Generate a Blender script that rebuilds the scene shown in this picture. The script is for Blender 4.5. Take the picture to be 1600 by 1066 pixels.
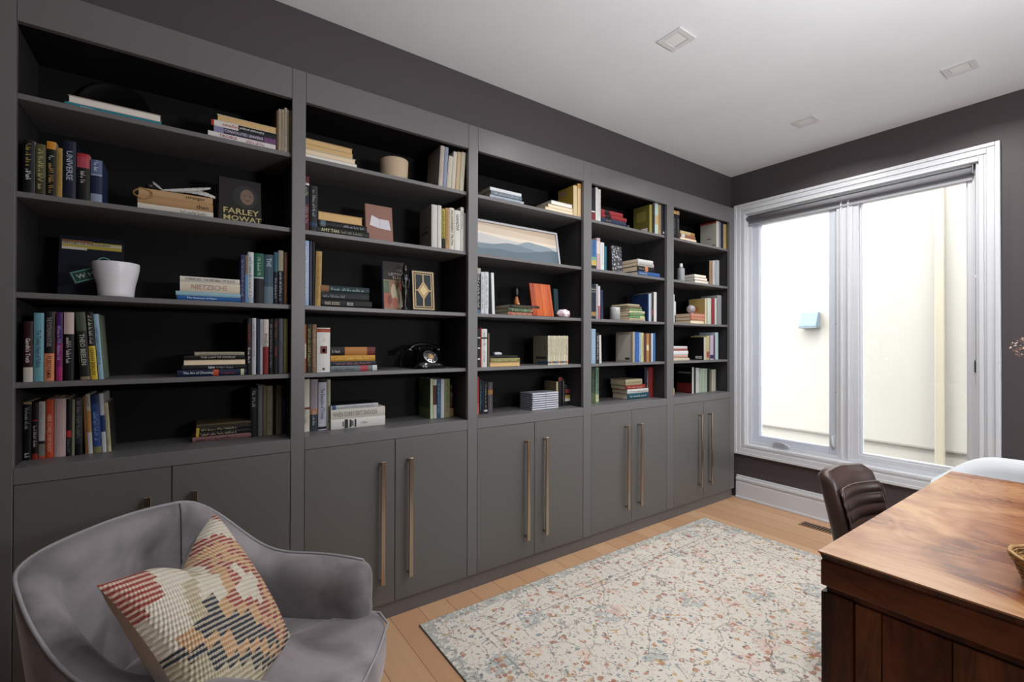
import bpy, bmesh, math, random
from mathutils import Vector, Matrix, Euler
random.seed(7)
for o in list(bpy.data.objects): bpy.data.objects.remove(o)
scene = bpy.context.scene
COL = scene.collection

# ------------------------------------------------------------------ camera
FPX, YAW, PITCH, ROLL = 719.55, 0.954731, 0.005205, 0.0026255
CAM = Vector((2.150535, -3.837319, 1.299664))
_F = Vector((-math.sin(YAW)*math.cos(PITCH), math.cos(YAW)*math.cos(PITCH), math.sin(PITCH)))
_R0 = _F.cross(Vector((0, 0, 1))).normalized(); _U0 = _R0.cross(_F)
_R = math.cos(ROLL)*_R0 + math.sin(ROLL)*_U0
_U = -math.sin(ROLL)*_R0 + math.cos(ROLL)*_U0
cd = bpy.data.cameras.new('camera'); cam = bpy.data.objects.new('camera', cd); COL.objects.link(cam)
cd.sensor_fit = 'HORIZONTAL'; cd.sensor_width = 36.0; cd.lens = FPX/1600*36.0; cd.clip_start = 0.02
cam.matrix_world = Matrix(((_R.x, _U.x, -_F.x, CAM.x), (_R.y, _U.y, -_F.y, CAM.y), (_R.z, _U.z, -_F.z, CAM.z), (0, 0, 0, 1)))
scene.camera = cam
scene.view_settings.view_transform = 'Standard'; scene.view_settings.look = 'None'
scene.view_settings.exposure = 0.0; scene.view_settings.gamma = 1.0; scene.view_settings.use_curve_mapping = False

def ray(px, py): return _F + _R*((px-800)/FPX) - _U*((py-532.9)/FPX)
def on_x(x, px, py): d = ray(px, py); return CAM + d*((x-CAM.x)/d.x)
def on_y(y, px, py): d = ray(px, py); return CAM + d*((y-CAM.y)/d.y)
def on_z(z, px, py): d = ray(px, py); return CAM + d*((z-CAM.z)/d.z)
def at_depth(dep, px, py): return CAM + ray(px, py)*dep

# ------------------------------------------------------------------ light
world = bpy.data.worlds.new('sky'); scene.world = world; world.use_nodes = True
bg = world.node_tree.nodes['Background']; bg.inputs[0].default_value = (0.86, 0.93, 1.0, 1); bg.inputs[1].default_value = 10.0
def lamp(name, typ, loc, energy, color, direction, size=None, size_y=None, spread=None):
    l = bpy.data.lights.new(name, typ); l.energy = energy; l.color = color
    if size: l.shape = 'RECTANGLE'; l.size = size; l.size_y = size_y or size
    if spread: l.spread = spread
    o = bpy.data.objects.new(name, l); COL.objects.link(o); o.location = loc
    o.rotation_euler = Vector(direction).to_track_quat('-Z', 'Y').to_euler(); return o
sun = lamp('sun', 'SUN', (0, -3, 8), 2.0, (1.0, 0.93, 0.84), (-0.12, 0.5, -0.86)); sun.data.angle = 0.02
BACK = lamp('ceiling_fill', 'AREA', (2.85, -2.45, 1.6), 62, (0.97, 0.98, 1.0), (-.45, -.05, 1), .35, .35)  # added fill aimed at the ceiling, out of view and without a lamp body

DOWN = [(.827, -1.953), (.823, -.576), (1.546, -.556), (1.546, -1.94)]  # last lamp is unseen and added, with no fitting modelled
for _x, _y in DOWN: lamp('downlight', 'AREA', (_x, _y, 2.7355), 9.5, (1.0, 0.98, 0.96), (0, 0, -1), .066, .066, math.radians(150))
# ------------------------------------------------------------------ helpers
def lin(c):
    if isinstance(c, str):
        c = c.lstrip('#'); c = c if len(c) == 6 else ''.join(k*2 for k in c); c = [int(c[i:i+2], 16)/255 for i in (0, 2, 4)]
        return tuple(v/12.92 if v <= .04045 else ((v+.055)/1.055)**2.4 for v in c)
    return tuple(c)
_mats = {}
def mat(color, rough=0.5, metal=0.0, spec=0.5, **kw):
    key = (color if isinstance(color, str) else tuple(color), rough, metal, spec, tuple(sorted(kw.items())))
    if key in _mats: return _mats[key]
    m = bpy.data.materials.new('paint_%s' % (color if isinstance(color, str) else 'mix')); m.use_nodes = True
    b = m.node_tree.nodes['Principled BSDF']
    b.inputs['Base Color'].default_value = (*lin(color), 1); b.inputs['Roughness'].default_value = rough
    b.inputs['Metallic'].default_value = metal; b.inputs['Specular IOR Level'].default_value = spec
    for k, v in kw.items(): b.inputs[k.replace('_', ' ')].default_value = v
    _mats[key] = m; return m
class NT:
    def __init__(s, name, rough=0.5, **kw):
        s.m = bpy.data.materials.new(name); s.m.use_nodes = True; s.t = s.m.node_tree; s.n = s.t.nodes; s.l = s.t.links
        s.b = s.n['Principled BSDF']; s.b.inputs['Roughness'].default_value = rough
        for k, v in kw.items(): s.b.inputs[k.replace('_', ' ')].default_value = v
    def node(s, typ, props=None, **ins):
        n = s.n.new('ShaderNode'+typ)
        for k, v in (props or {}).items(): setattr(n, k, v)
        for k, v in ins.items():
            k = k.replace('_', ' ')
            s.put(n.inputs[k] if not k.isdigit() else n.inputs[int(k)], v)
        return n
    def put(s, sock, v):
        if isinstance(v, bpy.types.NodeSocket): s.l.new(v, sock)
        else: sock.default_value = v
    def math(s, op, a, b=None, clamp=False):
        n = s.n.new('ShaderNodeMath'); n.operation = op; n.use_clamp = clamp
        s.put(n.inputs[0], a)
        if b is not None: s.put(n.inputs[1], b)
        return n.outputs[0]
    def mix(s, f, a, b, mode='MIX'):
        n = s.n.new('ShaderNodeMix'); n.data_type = 'RGBA'; n.blend_type = mode
        s.put(n.inputs[0], f)
        for i, v in ((6, a), (7, b)):
            if isinstance(v, (str, tuple)): v = (*lin(v), 1) if isinstance(v, str) or len(v) == 3 else v
            s.put(n.inputs[i], v)
        return n.outputs[2]
    def ramp(s, f, stops, interp='LINEAR'):
        n = s.n.new('ShaderNodeValToRGB'); r = n.color_ramp; r.interpolation = interp
        while len(r.elements) < len(stops): r.elements.new(0.5)
        for e, (p, c) in zip(r.elements, stops): e.position = p; e.color = (*lin(c), 1) if not isinstance(c, float) else (c, c, c, 1)
        s.put(n.inputs[0], f); return n.outputs[0]
    def coords(s, scale=(1, 1, 1), kind='Object', rot=(0, 0, 0)):
        tc = s.n.new('ShaderNodeTexCoord'); mp = s.n.new('ShaderNodeMapping')
        mp.inputs['Scale'].default_value = scale; mp.inputs['Rotation'].default_value = rot
        s.l.new(tc.outputs[kind], mp.inputs[0]); return mp.outputs[0]
    def color(s, v): s.put(s.b.inputs['Base Color'], v)
    def bump(s, h, strength=0.3, dist=0.001):
        n = s.node('Bump', None, Strength=strength, Distance=dist, Height=h); s.l.new(n.outputs[0], s.b.inputs['Normal'])

class MB:
    """collects shapes into one mesh"""
    def __init__(s): s.bm = bmesh.new(); s.mats = []
    def mi(s, m):
        if m is None: return 0
        if m not in s.mats: s.mats.append(m)
        return s.mats.index(m)
    def box(s, x0, x1, y0, y1, z0, z1, m=None, mtx=None):
        i = s.mi(m)
        v = [s.bm.verts.new(Vector(p) if mtx is None else mtx @ Vector(p)) for p in
             ((x0,y0,z0),(x1,y0,z0),(x1,y1,z0),(x0,y1,z0),(x0,y0,z1),(x1,y0,z1),(x1,y1,z1),(x0,y1,z1))]
        for f in ((3,2,1,0),(4,5,6,7),(0,1,5,4),(1,2,6,5),(2,3,7,6),(3,0,4,7)):
            s.bm.faces.new([v[k] for k in f]).material_index = i
        return s
    def quad(s, pts, m=None):
        f = s.bm.faces.new([s.bm.verts.new(Vector(p)) for p in pts]); f.material_index = s.mi(m); return s
    def tube(s, pts, r, m=None, n=8, caps=True):
        i = s.mi(m); pts = [Vector(p) for p in pts]; rings = []
        rr = r if isinstance(r, (list, tuple)) else [r]*len(pts)
        up = None
        for k, p in enumerate(pts):
            d = (pts[min(k+1, len(pts)-1)] - pts[max(k-1, 0)]).normalized()
            if up is None: up = Vector((0, 0, 1)) if abs(d.z) < .9 else Vector((1, 0, 0))
            a = d.cross(up).normalized(); b = a.cross(d).normalized(); up = b
            rings.append([s.bm.verts.new(p + rr[k]*(math.cos(q)*a + math.sin(q)*b)) for q in [2*math.pi*j/n for j in range(n)]])
        for A, B in zip(rings, rings[1:]):
            for j in range(n):
                f = s.bm.faces.new((A[j], A[(j+1) % n], B[(j+1) % n], B[j])); f.material_index = i; f.smooth = True
        if caps:
            s.bm.faces.new(rings[0][::-1]).material_index = i; s.bm.faces.new(rings[-1]).material_index = i
        return s
    def lathe(s, prof, m=None, n=32, center=(0, 0, 0), mtx=None):
        i = s.mi(m); rings = []; c = Vector(center)
        for r, z in prof:
            ring = []
            for j in range(n):
                p = Vector((r*math.cos(2*math.pi*j/n), r*math.sin(2*math.pi*j/n), z))
                if mtx is not None: p = mtx @ p
                ring.append(s.bm.verts.new(p + c))
            rings.append(ring)
        for A, B in zip(rings, rings[1:]):
            for j in range(n):
                f = s.bm.faces.new((A[j], A[(j+1) % n], B[(j+1) % n], B[j])); f.material_index = i; f.smooth = True
        s.bm.faces.new(rings[0][::-1]).material_index = i; s.bm.faces.new(rings[-1]).material_index = i
        return s
    def grid(s, P, m=None, closed_u=False, smooth=True):
        """P[i][j] points"""
        idx = s.mi(m); V = [[s.bm.verts.new(Vector(p)) for p in row] for row in P]
        n = len(V); rng = range(n) if closed_u else range(n-1)
        for a in rng:
            for b in range(len(V[0])-1):
                A, B = V[a], V[(a+1) % n]
                f = s.bm.faces.new((A[b], A[b+1], B[b+1], B[b])); f.material_index = idx; f.smooth = smooth
        return V
    def build(s, name, m=None, parent=None, bevel=0, seg=2, smooth=False, subsurf=0, loc=None, recalc=True):
        if recalc: bmesh.ops.recalc_face_normals(s.bm, faces=s.bm.faces[:])
        me = bpy.data.meshes.new(name); s.bm.to_mesh(me); s.bm.free()
        if m is not None and not s.mats: me.materials.append(m)
        for q in s.mats: me.materials.append(q)
        if smooth:
            for f in me.polygons: f.use_smooth = True
        o = bpy.data.objects.new(name, me); COL.objects.link(o)
        if parent is not None: o.parent = parent
        if loc is not None: o.location = loc
        if bevel:
            b = o.modifiers.new('bevel', 'BEVEL'); b.width = bevel; b.segments = seg; b.limit_method = 'ANGLE'; b.angle_limit = math.radians(40)
        if subsurf:
            b = o.modifiers.new('sub', 'SUBSURF'); b.levels = subsurf; b.render_levels = subsurf
        return o
def tag(o, label=None, cat=None, group=None, kind=None):
    if label: o['label'] = label
    if cat: o['category'] = cat
    if group: o['group'] = group
    if kind: o['kind'] = kind
    return o
def empty(name, loc=(0, 0, 0), rot=(0, 0, 0), parent=None):
    o = bpy.data.objects.new(name, None); COL.objects.link(o); o.location = loc; o.rotation_euler = rot
    o.empty_display_size = .05
    if parent: o.parent = parent
    return o
def box_obj(name, x0, x1, y0, y1, z0, z1, m, parent=None, bevel=0, seg=2):
    return MB().box(x0, x1, y0, y1, z0, z1).build(name, m, parent, bevel=bevel, seg=seg)
_tc = {}
def text_mesh(txt, bold=False):
    k = (txt, bold)
    if k not in _tc:
        c = bpy.data.curves.new('lettering', 'FONT'); c.body = txt; c.size = 1; c.resolution_u = 2
        if bold: c.offset = 0.012
        ob = bpy.data.objects.new('lettering', c)
        me = bpy.data.meshes.new_from_object(ob)
        xs = [v.co.x for v in me.vertices] or [0, 1]; ys = [v.co.y for v in me.vertices] or [0, 1]
        _tc[k] = ([v.co.copy() for v in me.vertices], [tuple(p.vertices) for p in me.polygons], min(xs), max(xs), min(ys), max(ys))
        bpy.data.objects.remove(ob); bpy.data.curves.remove(c); bpy.data.meshes.remove(me)
    return _tc[k]
def text_on(mb, txt, origin, right, up, width, height, m=None, bold=False, n_off=None):
    """lettering filling a width x height box centred at origin (each glyph row on the surface)"""
    V, P, x0, x1, y0, y1 = text_mesh(txt, bold)
    sx = width/(x1-x0); sy = height/(y1-y0)
    if sx > sy*1.15: sx = sy*1.15
    right = Vector(right).normalized(); up = Vector(up).normalized()
    i = mb.mi(m)
    vs = [mb.bm.verts.new(Vector(origin) + right*((v.x-(x0+x1)/2)*sx) + up*((v.y-(y0+y1)/2)*sy)) for v in V]
    for p in P:
        try: mb.bm.faces.new([vs[k] for k in p]).material_index = i
        except ValueError: pass

# ------------------------------------------------------------------ materials of the room
def paint(name, c, rough, amt=0.012, sc=140, spec=.5):
    t = NT(name, rough); t.b.inputs['Specular IOR Level'].default_value = spec; n = t.node('TexNoise', None, Vector=t.coords(), Scale=3.0, Detail=3.0)
    a = lin(c); t.color(t.mix(n.outputs[0], tuple(v*(1-amt*4) for v in a), tuple(v*(1+amt*4) for v in a)))
    b = t.node('TexNoise', None, Vector=t.coords(), Scale=float(sc), Detail=2.0); t.bump(b.outputs[0], .08, .0006); return t.m
M_wall = paint('dark_wall_paint', (0.060, 0.049, 0.052), 0.6)
M_ceil = paint('white_ceiling_paint', (0.815, 0.845, 0.88), 0.8)
M_trim = paint('white_trim_paint', (0.62, 0.63, 0.66), 0.35)
M_case = paint('grey_cabinet_paint', (0.130, 0.124, 0.126), 0.42)
M_door = paint('grey_cabinet_bounce_tint', (0.118, 0.112, 0.105), 0.36)  # cabinet paint again, its warmer tint puts floor bounce into the colour
M_back = paint('shade_dark_back_panel', (0.010, 0.009, 0.0095), 0.6, spec=.1)  # blackened so the deep shade of the shelves sits in the colour
M_inner = paint('shade_dark_inner_panel', (0.034, 0.032, 0.033), 0.5, spec=.2)  # side panels darkened too, interior shade put into the colour

def floor_mat():
    t = NT('oak_planks', 0.42)
    tc = t.coords((1, 1, 1))
    br = t.node('TexBrick', {'offset': .37, 'offset_frequency': 2}, Vector=tc, Scale=1.0, Mortar_Size=.0012, Mortar_Smooth=.1, Bias=0.0, Brick_Width=1.5, Row_Height=.145)
    br.inputs['Color1'].default_value = (0, 0, 0, 1); br.inputs['Color2'].default_value = (1, 1, 1, 1); br.inputs['Mortar'].default_value = (.5, .5, .5, 1)
    g = t.node('TexNoise', None, Vector=t.coords((1.6, 26, 1)), Scale=1.6, Detail=6.0, Distortion=.8)
    g2 = t.node('TexNoise', None, Vector=t.coords((3, 90, 1)), Scale=2.0, Detail=4.0)
    c = t.ramp(br.outputs['Color'], [(0, '#b98a66'), (.35, '#c9a37f'), (.7, '#b58b69'), (1, '#d2ad88')])
    c = t.mix(t.math('MULTIPLY', g.outputs[0], .55), c, '#a87c5a', 'MIX')
    c = t.mix(t.math('MULTIPLY', g2.outputs[0], .25), c, '#e2bf9c')
    c = t.mix(br.outputs['Fac'], c, '#5d3c26')
    t.color(c); t.bump(g2.outputs[0], .15, .0006); return t.m
M_floor = floor_mat()
def rug_mat():
    t = NT('faded_floral_rug', 0.95)
    co = t.coords((1, 1, 1))
    fine = t.node('TexNoise', None, Vector=co, Scale=260.0, Detail=3.0)
    mid = t.node('TexNoise', None, Vector=co, Scale=9.0, Detail=5.0)
    big = t.node('TexNoise', None, Vector=co, Scale=2.2, Detail=3.0)
    base = t.mix(big.outputs[0], '#d2cabe', '#e8e1d6')
    base = t.mix(t.math('MULTIPLY', fine.outputs[0], .35), base, '#b4afa6')
    # warped coordinates
    w = t.node('TexNoise', None, Vector=co, Scale=14.0, Detail=3.0)
    wm = t.n.new('ShaderNodeVectorMath'); wm.operation = 'SCALE'; t.l.new(w.outputs['Color'], wm.inputs[0]); wm.inputs['Scale'].default_value = .055
    wa = t.n.new('ShaderNodeVectorMath'); wa.operation = 'ADD'; t.l.new(co, wa.inputs[0]); t.l.new(wm.outputs[0], wa.inputs[1]); wv = wa.outputs[0]
    wear = t.math('GREATER_THAN', t.node('TexNoise', None, Vector=co, Scale=60.0, Detail=4.0).outputs[0], .44)
    def motif(scale, thr, keep, col, amt, seed):
        nonlocal base
        v = t.node('TexVoronoi', None, Vector=t.node('Mapping', None, Vector=wv, Location=(seed*1.7, seed*.6, 0)).outputs[0], Scale=float(scale))
        m = t.math('LESS_THAN', v.outputs['Distance'], thr)
        sep = t.node('SeparateColor', None, Color=v.outputs['Color'])
        k = t.math('LESS_THAN', sep.outputs[0], keep)
        f = t.math('MULTIPLY', t.math('MULTIPLY', m, k), t.math('MULTIPLY', wear, amt))
        base = t.mix(f, base, col)
    motif(6, .46, .26, '#98a2a4', .6, 1)
    motif(7.5, .40, .22, '#d9b4a6', .65, 2)
    motif(26, .36, .27, '#b57c60', .85, 3)
    motif(26, .34, .20, '#bd9a62', .8, 4)
    motif(30, .34, .18, '#76868c', .8, 5)
    motif(22, .27, .26, '#a8644c', .85, 6)
    motif(60, .35, .22, '#6c6460', .8, 7)
    motif(75, .36, .20, '#b0725c', .75, 8)
    motif(90, .4, .2, '#8f9aa0', .7, 9)
    # vines: thin dark lines along warped cell borders
    for sc, th, am, cc in ((6.5, .009, .55, '#6f6862'), (13, .011, .3, '#8e877f')):
        v = t.node('TexVoronoi', {'feature': 'DISTANCE_TO_EDGE'}, Vector=wv, Scale=float(sc))
        f = t.math('MULTIPLY', t.math('LESS_THAN', v.outputs['Distance'], th*1.8), t.math('MULTIPLY', wear, am)); base = t.mix(f, base, cc)
    # border band in blue grey, from the rug's own extents
    g = t.n.new('ShaderNodeTexCoord'); sp = t.node('SeparateXYZ', None, Vector=g.outputs['Object'])
    ex = t.math('SUBTRACT', .80, t.math('ABSOLUTE', sp.outputs[0])); ey = t.math('SUBTRACT', 1.14, t.math('ABSOLUTE', sp.outputs[1]))
    e = t.math('MINIMUM', ex, ey)
    nz = t.math('MULTIPLY', t.math('SUBTRACT', mid.outputs[0], .5), .04)
    e2 = t.math('ADD', e, nz)
    f = t.math('MULTIPLY', t.math('LESS_THAN', e2, .055), t.math('MULTIPLY', wear, .55)); base = t.mix(f, base, '#8b9390')
    for lo in (.20, .235):
        f = t.math('MULTIPLY', t.math('MULTIPLY', t.math('GREATER_THAN', e, lo), t.math('LESS_THAN', e, lo+.008)), t.math('MULTIPLY', wear, .5)); base = t.mix(f, base, '#6f6a66')
    t.color(base); t.bump(fine.outputs[0], .4, .002); return t.m
M_rug = rug_mat()
def wood(name, dark, mid_, light, sc=(1, 1, 1), rough=.3, seed=0.0, bands=None):
    t = NT(name, rough)
    t.b.inputs['Specular IOR Level'].default_value = .8 if name == 'rosewood_top' else .35
    co = t.node('Mapping', None, Vector=t.coords(sc), Location=(seed, seed*.7, seed*.3)).outputs[0]
    n1 = t.node('TexNoise', None, Vector=co, Scale=1.3, Detail=3.0, Distortion=1.6)
    wv = t.node('TexNoise', None, Vector=co, Scale=1.1, Detail=2.0, Distortion=2.5)
    rings = t.math('SINE', t.math('MULTIPLY', wv.outputs[0], 75.0))
    n2 = t.node('TexNoise', None, Vector=t.node('Mapping', None, Vector=co, Scale=(6, 40, 40)).outputs[0], Scale=1.0, Detail=5.0)
    f = t.math('ADD', t.math('MULTIPLY', n1.outputs[0], .95), t.math('MULTIPLY', rings, .035))
    f = t.math('ADD', f, t.math('MULTIPLY', t.math('SUBTRACT', n2.outputs[0], .5), .16))
    t.color(t.ramp(f, [(0.30, dark), (.46, mid_), (.66, light)]))
    return t.m
M_desktop = wood('rosewood_top', '#633218', '#95603a', '#b5875c', (1.5, 1.9, 1), .26, 3.1)
M_desk = wood('rosewood_dark', '#260e06', '#4c2010', '#6a3218', (5, 5, .9), .4, 1.3)
M_desk2 = wood('rosewood_front', '#4a2412', '#6c3a22', '#80482c', (1.2, 4, 6), .4, 7.7)
def velvet(name, c, c2):
    t = NT(name, .75); n = t.node('TexNoise', None, Vector=t.coords(), Scale=5.5, Detail=5.0, Distortion=.7)
    t.color(t.ramp(n.outputs[0], [(.3, c), (.62, c2)]))
    t.b.inputs['Sheen Weight'].default_value = .8; t.b.inputs['Sheen Roughness'].default_value = .35; t.b.inputs['Sheen Tint'].default_value = (.8, .78, .82, 1)
    f = t.node('TexNoise', None, Vector=t.coords(), Scale=500.0); t.bump(f.outputs[0], .1, .0006); return t.m
M_velvet = velvet('grey_velvet', '#5f595b', '#979093')
M_piping = mat('#9a979b', .6)
M_leather = velvet('brown_leather', '#3a2924', '#4a3630')
M_leather.node_tree.nodes['Principled BSDF'].inputs['Roughness'].default_value = .38
M_leather.node_tree.nodes['Principled BSDF'].inputs['Sheen Weight'].default_value = .1
M_bronze = mat((0.42, 0.33, 0.25), .28, 1.0)
M_chrome = mat((0.75, 0.75, 0.76), .15, 1.0)
def page_mat():
    t = NT('page_edges', .85)
    w = t.node('TexWave', {'bands_direction': 'Y'}, Vector=t.coords((1, 1, 1)), Scale=260.0, Distortion=1.5, Detail=2.0)
    t.color(t.mix(w.outputs[0], '#cdb795', '#efdfc2')); return t.m
M_page = page_mat()
def page_mat2():
    t = NT('page_edges_tan', .85)
    w = t.node('TexWave', {'bands_direction': 'Y'}, Vector=t.coords((1, 1, 1)), Scale=260.0, Distortion=1.5, Detail=2.0)
    t.color(t.mix(w.outputs[0], '#b5925f', '#dcbb86')); return t.m
M_page2 = page_mat2()
def page_mat3():
    t = NT('page_edges_white', .85)
    w = t.node('TexWave', {'bands_direction': 'Y'}, Vector=t.coords((1, 1, 1)), Scale=260.0, Distortion=1.5, Detail=2.0)
    t.color(t.mix(w.outputs[0], '#cfc8bd', '#f1ece2')); return t.m
M_page3 = page_mat3()

# ------------------------------------------------------------------ room shell
H = 2.74; XR = 3.55; YB = -6.3
def shell(name, *b, m):
    mb = MB()
    for q in b: mb.box(*q)
    return tag(mb.build(name, m), kind='structure')
shell('floor', (-.4, XR+.12, YB-.12, .0, -.1, 0), m=M_floor)
shell('ceiling', (-.6, XR+.12, YB-.12, .14, H, H+.1), m=M_ceil)
shell('wall_left', (-.34, 0, YB-.12, .0, 2.45, H), (-.34, .0, YB, -4.60, 0, 2.45), (-.34, -.285, -4.60, .0, 0, 2.45), m=M_wall)
WX0, WX1, WZ0, WZ1 = .095, 1.555, .425, 2.42      # rough opening of the window
shell('wall_window', (-.34, WX0, 0, .14, 0, H), (WX1, XR+.12, 0, .14, 0, H), (WX0, WX1, 0, .14, 0, WZ0), (WX0, WX1, 0, .14, WZ1, H), m=M_wall)
shell('wall_right', (XR, XR+.12, YB, -1.45, 0, H), (XR, XR+.12, -.3, 0, 0, H), (XR, XR+.12, -1.45, -.3, 0, .9), (XR, XR+.12, -1.45, -.3, 2.3, H), m=M_wall)
shell('wall_back', (0, XR, YB-.12, YB, 0, H), m=M_wall)
# baseboard under the window: three moulded steps
bb = MB().box(.052, XR, -.020, 0, 0, .135).box(.052, XR, -.015, 0, .135, .150).box(.052, XR, -.021, 0, .150, .172).box(.052, XR, -.011, 0, .172, .192)
bb.box(.052, XR, -.030, -.020, 0, .018)
tag(bb.build('baseboard_window', M_trim, bevel=.003), kind='structure')

# ------------------------------------------------------------------ window
win = tag(empty('window_1', (0, 0, 0)), kind='structure')
def ring(mb, x0, x1, z0, z1, w, y0, y1, m=None):
    mb.box(x0, x0+w, y0, y1, z0, z1, m); mb.box(x1-w, x1, y0, y1, z0, z1, m)
    mb.box(x0+w, x1-w, y0, y1, z0, z0+w, m); mb.box(x0+w, x1-w, y0, y1, z1-w, z1, m)
cs = MB(); ring(cs, .040, 1.614, .372, 2.476, .022, -.030, 0); ring(cs, .062, 1.592, .394, 2.454, .034, -.024, 0); ring(cs, .096, 1.558, .428, 2.420, .012, -.017, 0); ring(cs, .108, 1.546, .440, 2.408, .022, -.020, 0)
cs.build('casing', M_trim, win, bevel=.0035, seg=2)
jb = MB(); ring(jb, .122, 1.522, .448, 2.396, .012, .0, .13); ring(jb, .130, 1.516, .456, 2.392, .030, .035, .13); jb.build('jamb', M_trim, win, bevel=.002)
fr = MB(); fr.box(.775, .876, .036, .13, .476, 2.37); fr.box(.800, .812, .028, .04, .476, 2.37); fr.box(.845, .856, .028, .04, .476, 2.37)
fr.build('mullion', M_trim, win, bevel=.002)
M_sash = paint('sash_paint', (0.60, 0.64, 0.72), .35)
s1 = MB(); ring(s1, .160, .775, .486, 2.345, .052, .050, .11); s1.build('casement_sash', M_sash, win, bevel=.003)
s2 = MB(); ring(s2, .876, 1.500, .486, 2.345, .034, .042, .11); ring(s2, .910, 1.468, .520, 2.31, .010, .062, .11); s2.build('fixed_sash', M_trim, win, bevel=.003)
M_glass = NT('clear_glass', 0.0)
M_glass.n.remove(M_glass.b); _o = M_glass.n['Material Output']
_tr = M_glass.n.new('ShaderNodeBsdfTransparent'); _gl = M_glass.n.new('ShaderNodeBsdfGlossy'); _gl.inputs['Roughness'].default_value = .02
_fr = M_glass.n.new('ShaderNodeFresnel'); _fr.inputs[0].default_value = 1.45; _mx = M_glass.n.new('ShaderNodeMixShader')
M_glass.l.new(_fr.outputs[0], _mx.inputs[0]); M_glass.l.new(_tr.outputs[0], _mx.inputs[1]); M_glass.l.new(_gl.outputs[0], _mx.inputs[2]); M_glass.l.new(_mx.outputs[0], _o.inputs[0])
M_glass = M_glass.m
MB().box(.205, .730, .082, .086, .530, 2.30).build('glass_pane', M_glass, win)
MB().box(.905, 1.470, .082, .086, .515, 2.32).build('glass_pane', M_glass, win)
ck = MB().box(.335, .455, .018, .050, .487, .502).box(.345, .435, .012, .034, .502, .510).tube([(.35, .02, .512), (.38, .008, .520), (.43, .006, .512)], .005)
ck.build('crank_handle', mat('#b9bcc2', .4), win, bevel=.002)
lk = MB().box(.742, .762, .030, .052, .545, .625).tube([(.752, .028, .555), (.752, .018, .585), (.752, .022, .618)], .006); lk.build('sash_lock', mat('#cdd0d6', .4), win, bevel=.002)
for zz in (.95, 1.45): MB().tube([(.768, .046, zz), (.768, .052, zz)], .004).build('screw_cap', mat('#8f939a', .4), win)
# roller blind
bl = tag(empty('roller_blind', (.81, .016, 2.40)), 'grey fabric roller blind rolled up at the head of the white window', 'blind')
fabric = NT('blind_fabric', .8); _n = fabric.node('TexNoise', None, Vector=fabric.coords((40, 1, 400)), Scale=2.0, Detail=3.0)
fabric.color(fabric.mix(_n.outputs[0], '#6c6c70', '#8b8b90')); fabric = fabric.m
mb = MB(); mb.tube([(-.690, 0, -.052), (.682, 0, -.052)], .019, n=20); mb.build('fabric_roll', fabric, bl)
MB().box(-.690, .682, .016, .0175, -.098, -.045).build('fabric', fabric, bl)
MB().box(-.690, .682, .010, .022, -.108, -.094).build('bottom_bar', mat('#9a9a9e', .5), bl, bevel=.002)
MB().box(-.694, .686, -.006, .020, -.026, -.016).build('head_rail', mat('#c9cacd', .5), bl, bevel=.002)
for x in (-.696, .684): MB().box(x, x+.006, -.018, .024, -.075, -.015).build('bracket', mat('#8f9195', .3, .6), bl, bevel=.002)
MB().tube([(.697, -.004, -.045), (.698, -.004, -.6), (.698, -.004, -1.20)], .0018, n=6).build('pull_chain', mat('#8d8e92', .4), bl)
MB().lathe([(.002, 0), (.008, -.006), (.009, -.020), (.0085, -.070), (.006, -.078)], n=12, center=(.698, -.004, -1.19)).build('chain_weight', mat('#55565a', .35, .5), bl)
MB().box(.694, .700, -.010, .004, -.70, -.685).build('chain_clip', mat('#e6e6e8', .3), bl)

# ------------------------------------------------------------------ outside: neighbouring house
def stucco():
    t = NT('pale_stucco', .9); n = t.node('TexNoise', None, Vector=t.coords(), Scale=4.0, Detail=5.0)
    t.color(t.mix(n.outputs[0], (.28, .255, .215), (.30, .275, .235))); return t.m
M_stucco = stucco()
nb = tag(empty('neighbouring_house', (0, 2.2, -1)), 'pale cream house wall seen through the window', 'building')
MB().box(-6, 9, 0, .2, 0, 2.26 - .0).build('lower_wall', M_stucco, nb)
nb_u = MB().box(-6, 9, -.02, .2, 1.275, 4.15).build('upper_wall', M_stucco, nb)
MB().box(-6, 9, -.032, .0, 1.262, 1.280).build('ledge', mat((.19, .165, .135), .8), nb)
MB().box(.735, 1.0, -.026, -.018, 1.40, 1.72).build('patch', mat('#e2cfb4', .8), nb) if False else None
dp = tag(MB().box(-.035, .035, -.05, 0, 0, 4.1).build('downpipe', mat((.28, .24, .175), .6), bevel=.008), 'pale beige square downpipe on the neighbouring wall', 'pipe'); dp.location = (.90, 2.165, -.9)
vt = tag(empty('wall_vent', (-.235, 2.175, 1.50)), 'small pale blue vent hood on the neighbouring wall', 'vent')
mb = MB(); P = [(-.09, 0, 0), (-.09, 0, .17), (-.09, -.06, .17), (-.09, -.12, .02), (-.09, -.12, 0)]
a = [mb.bm.verts.new(Vector(p)) for p in P]; b = [mb.bm.verts.new(Vector((-p[0], p[1], p[2]))) for p in P]
mb.bm.faces.new(a); mb.bm.faces.new(b[::-1])
for k in range(5): mb.bm.faces.new((a[k], b[k], b[(k+1) % 5], a[(k+1) % 5]))
mb.build('hood', mat((.14, .18, .20), .6, 0, .2), vt, bevel=.004); MB().box(-.095, .095, -.125, -.0, -.015, .0).build('flap', mat((.11, .12, .12), .5), vt)
tag(MB().box(-14, 24, -16, 16, -1.2, -1.0).build('side_yard', mat((.12, .11, .1), .9)), kind='structure')

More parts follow.
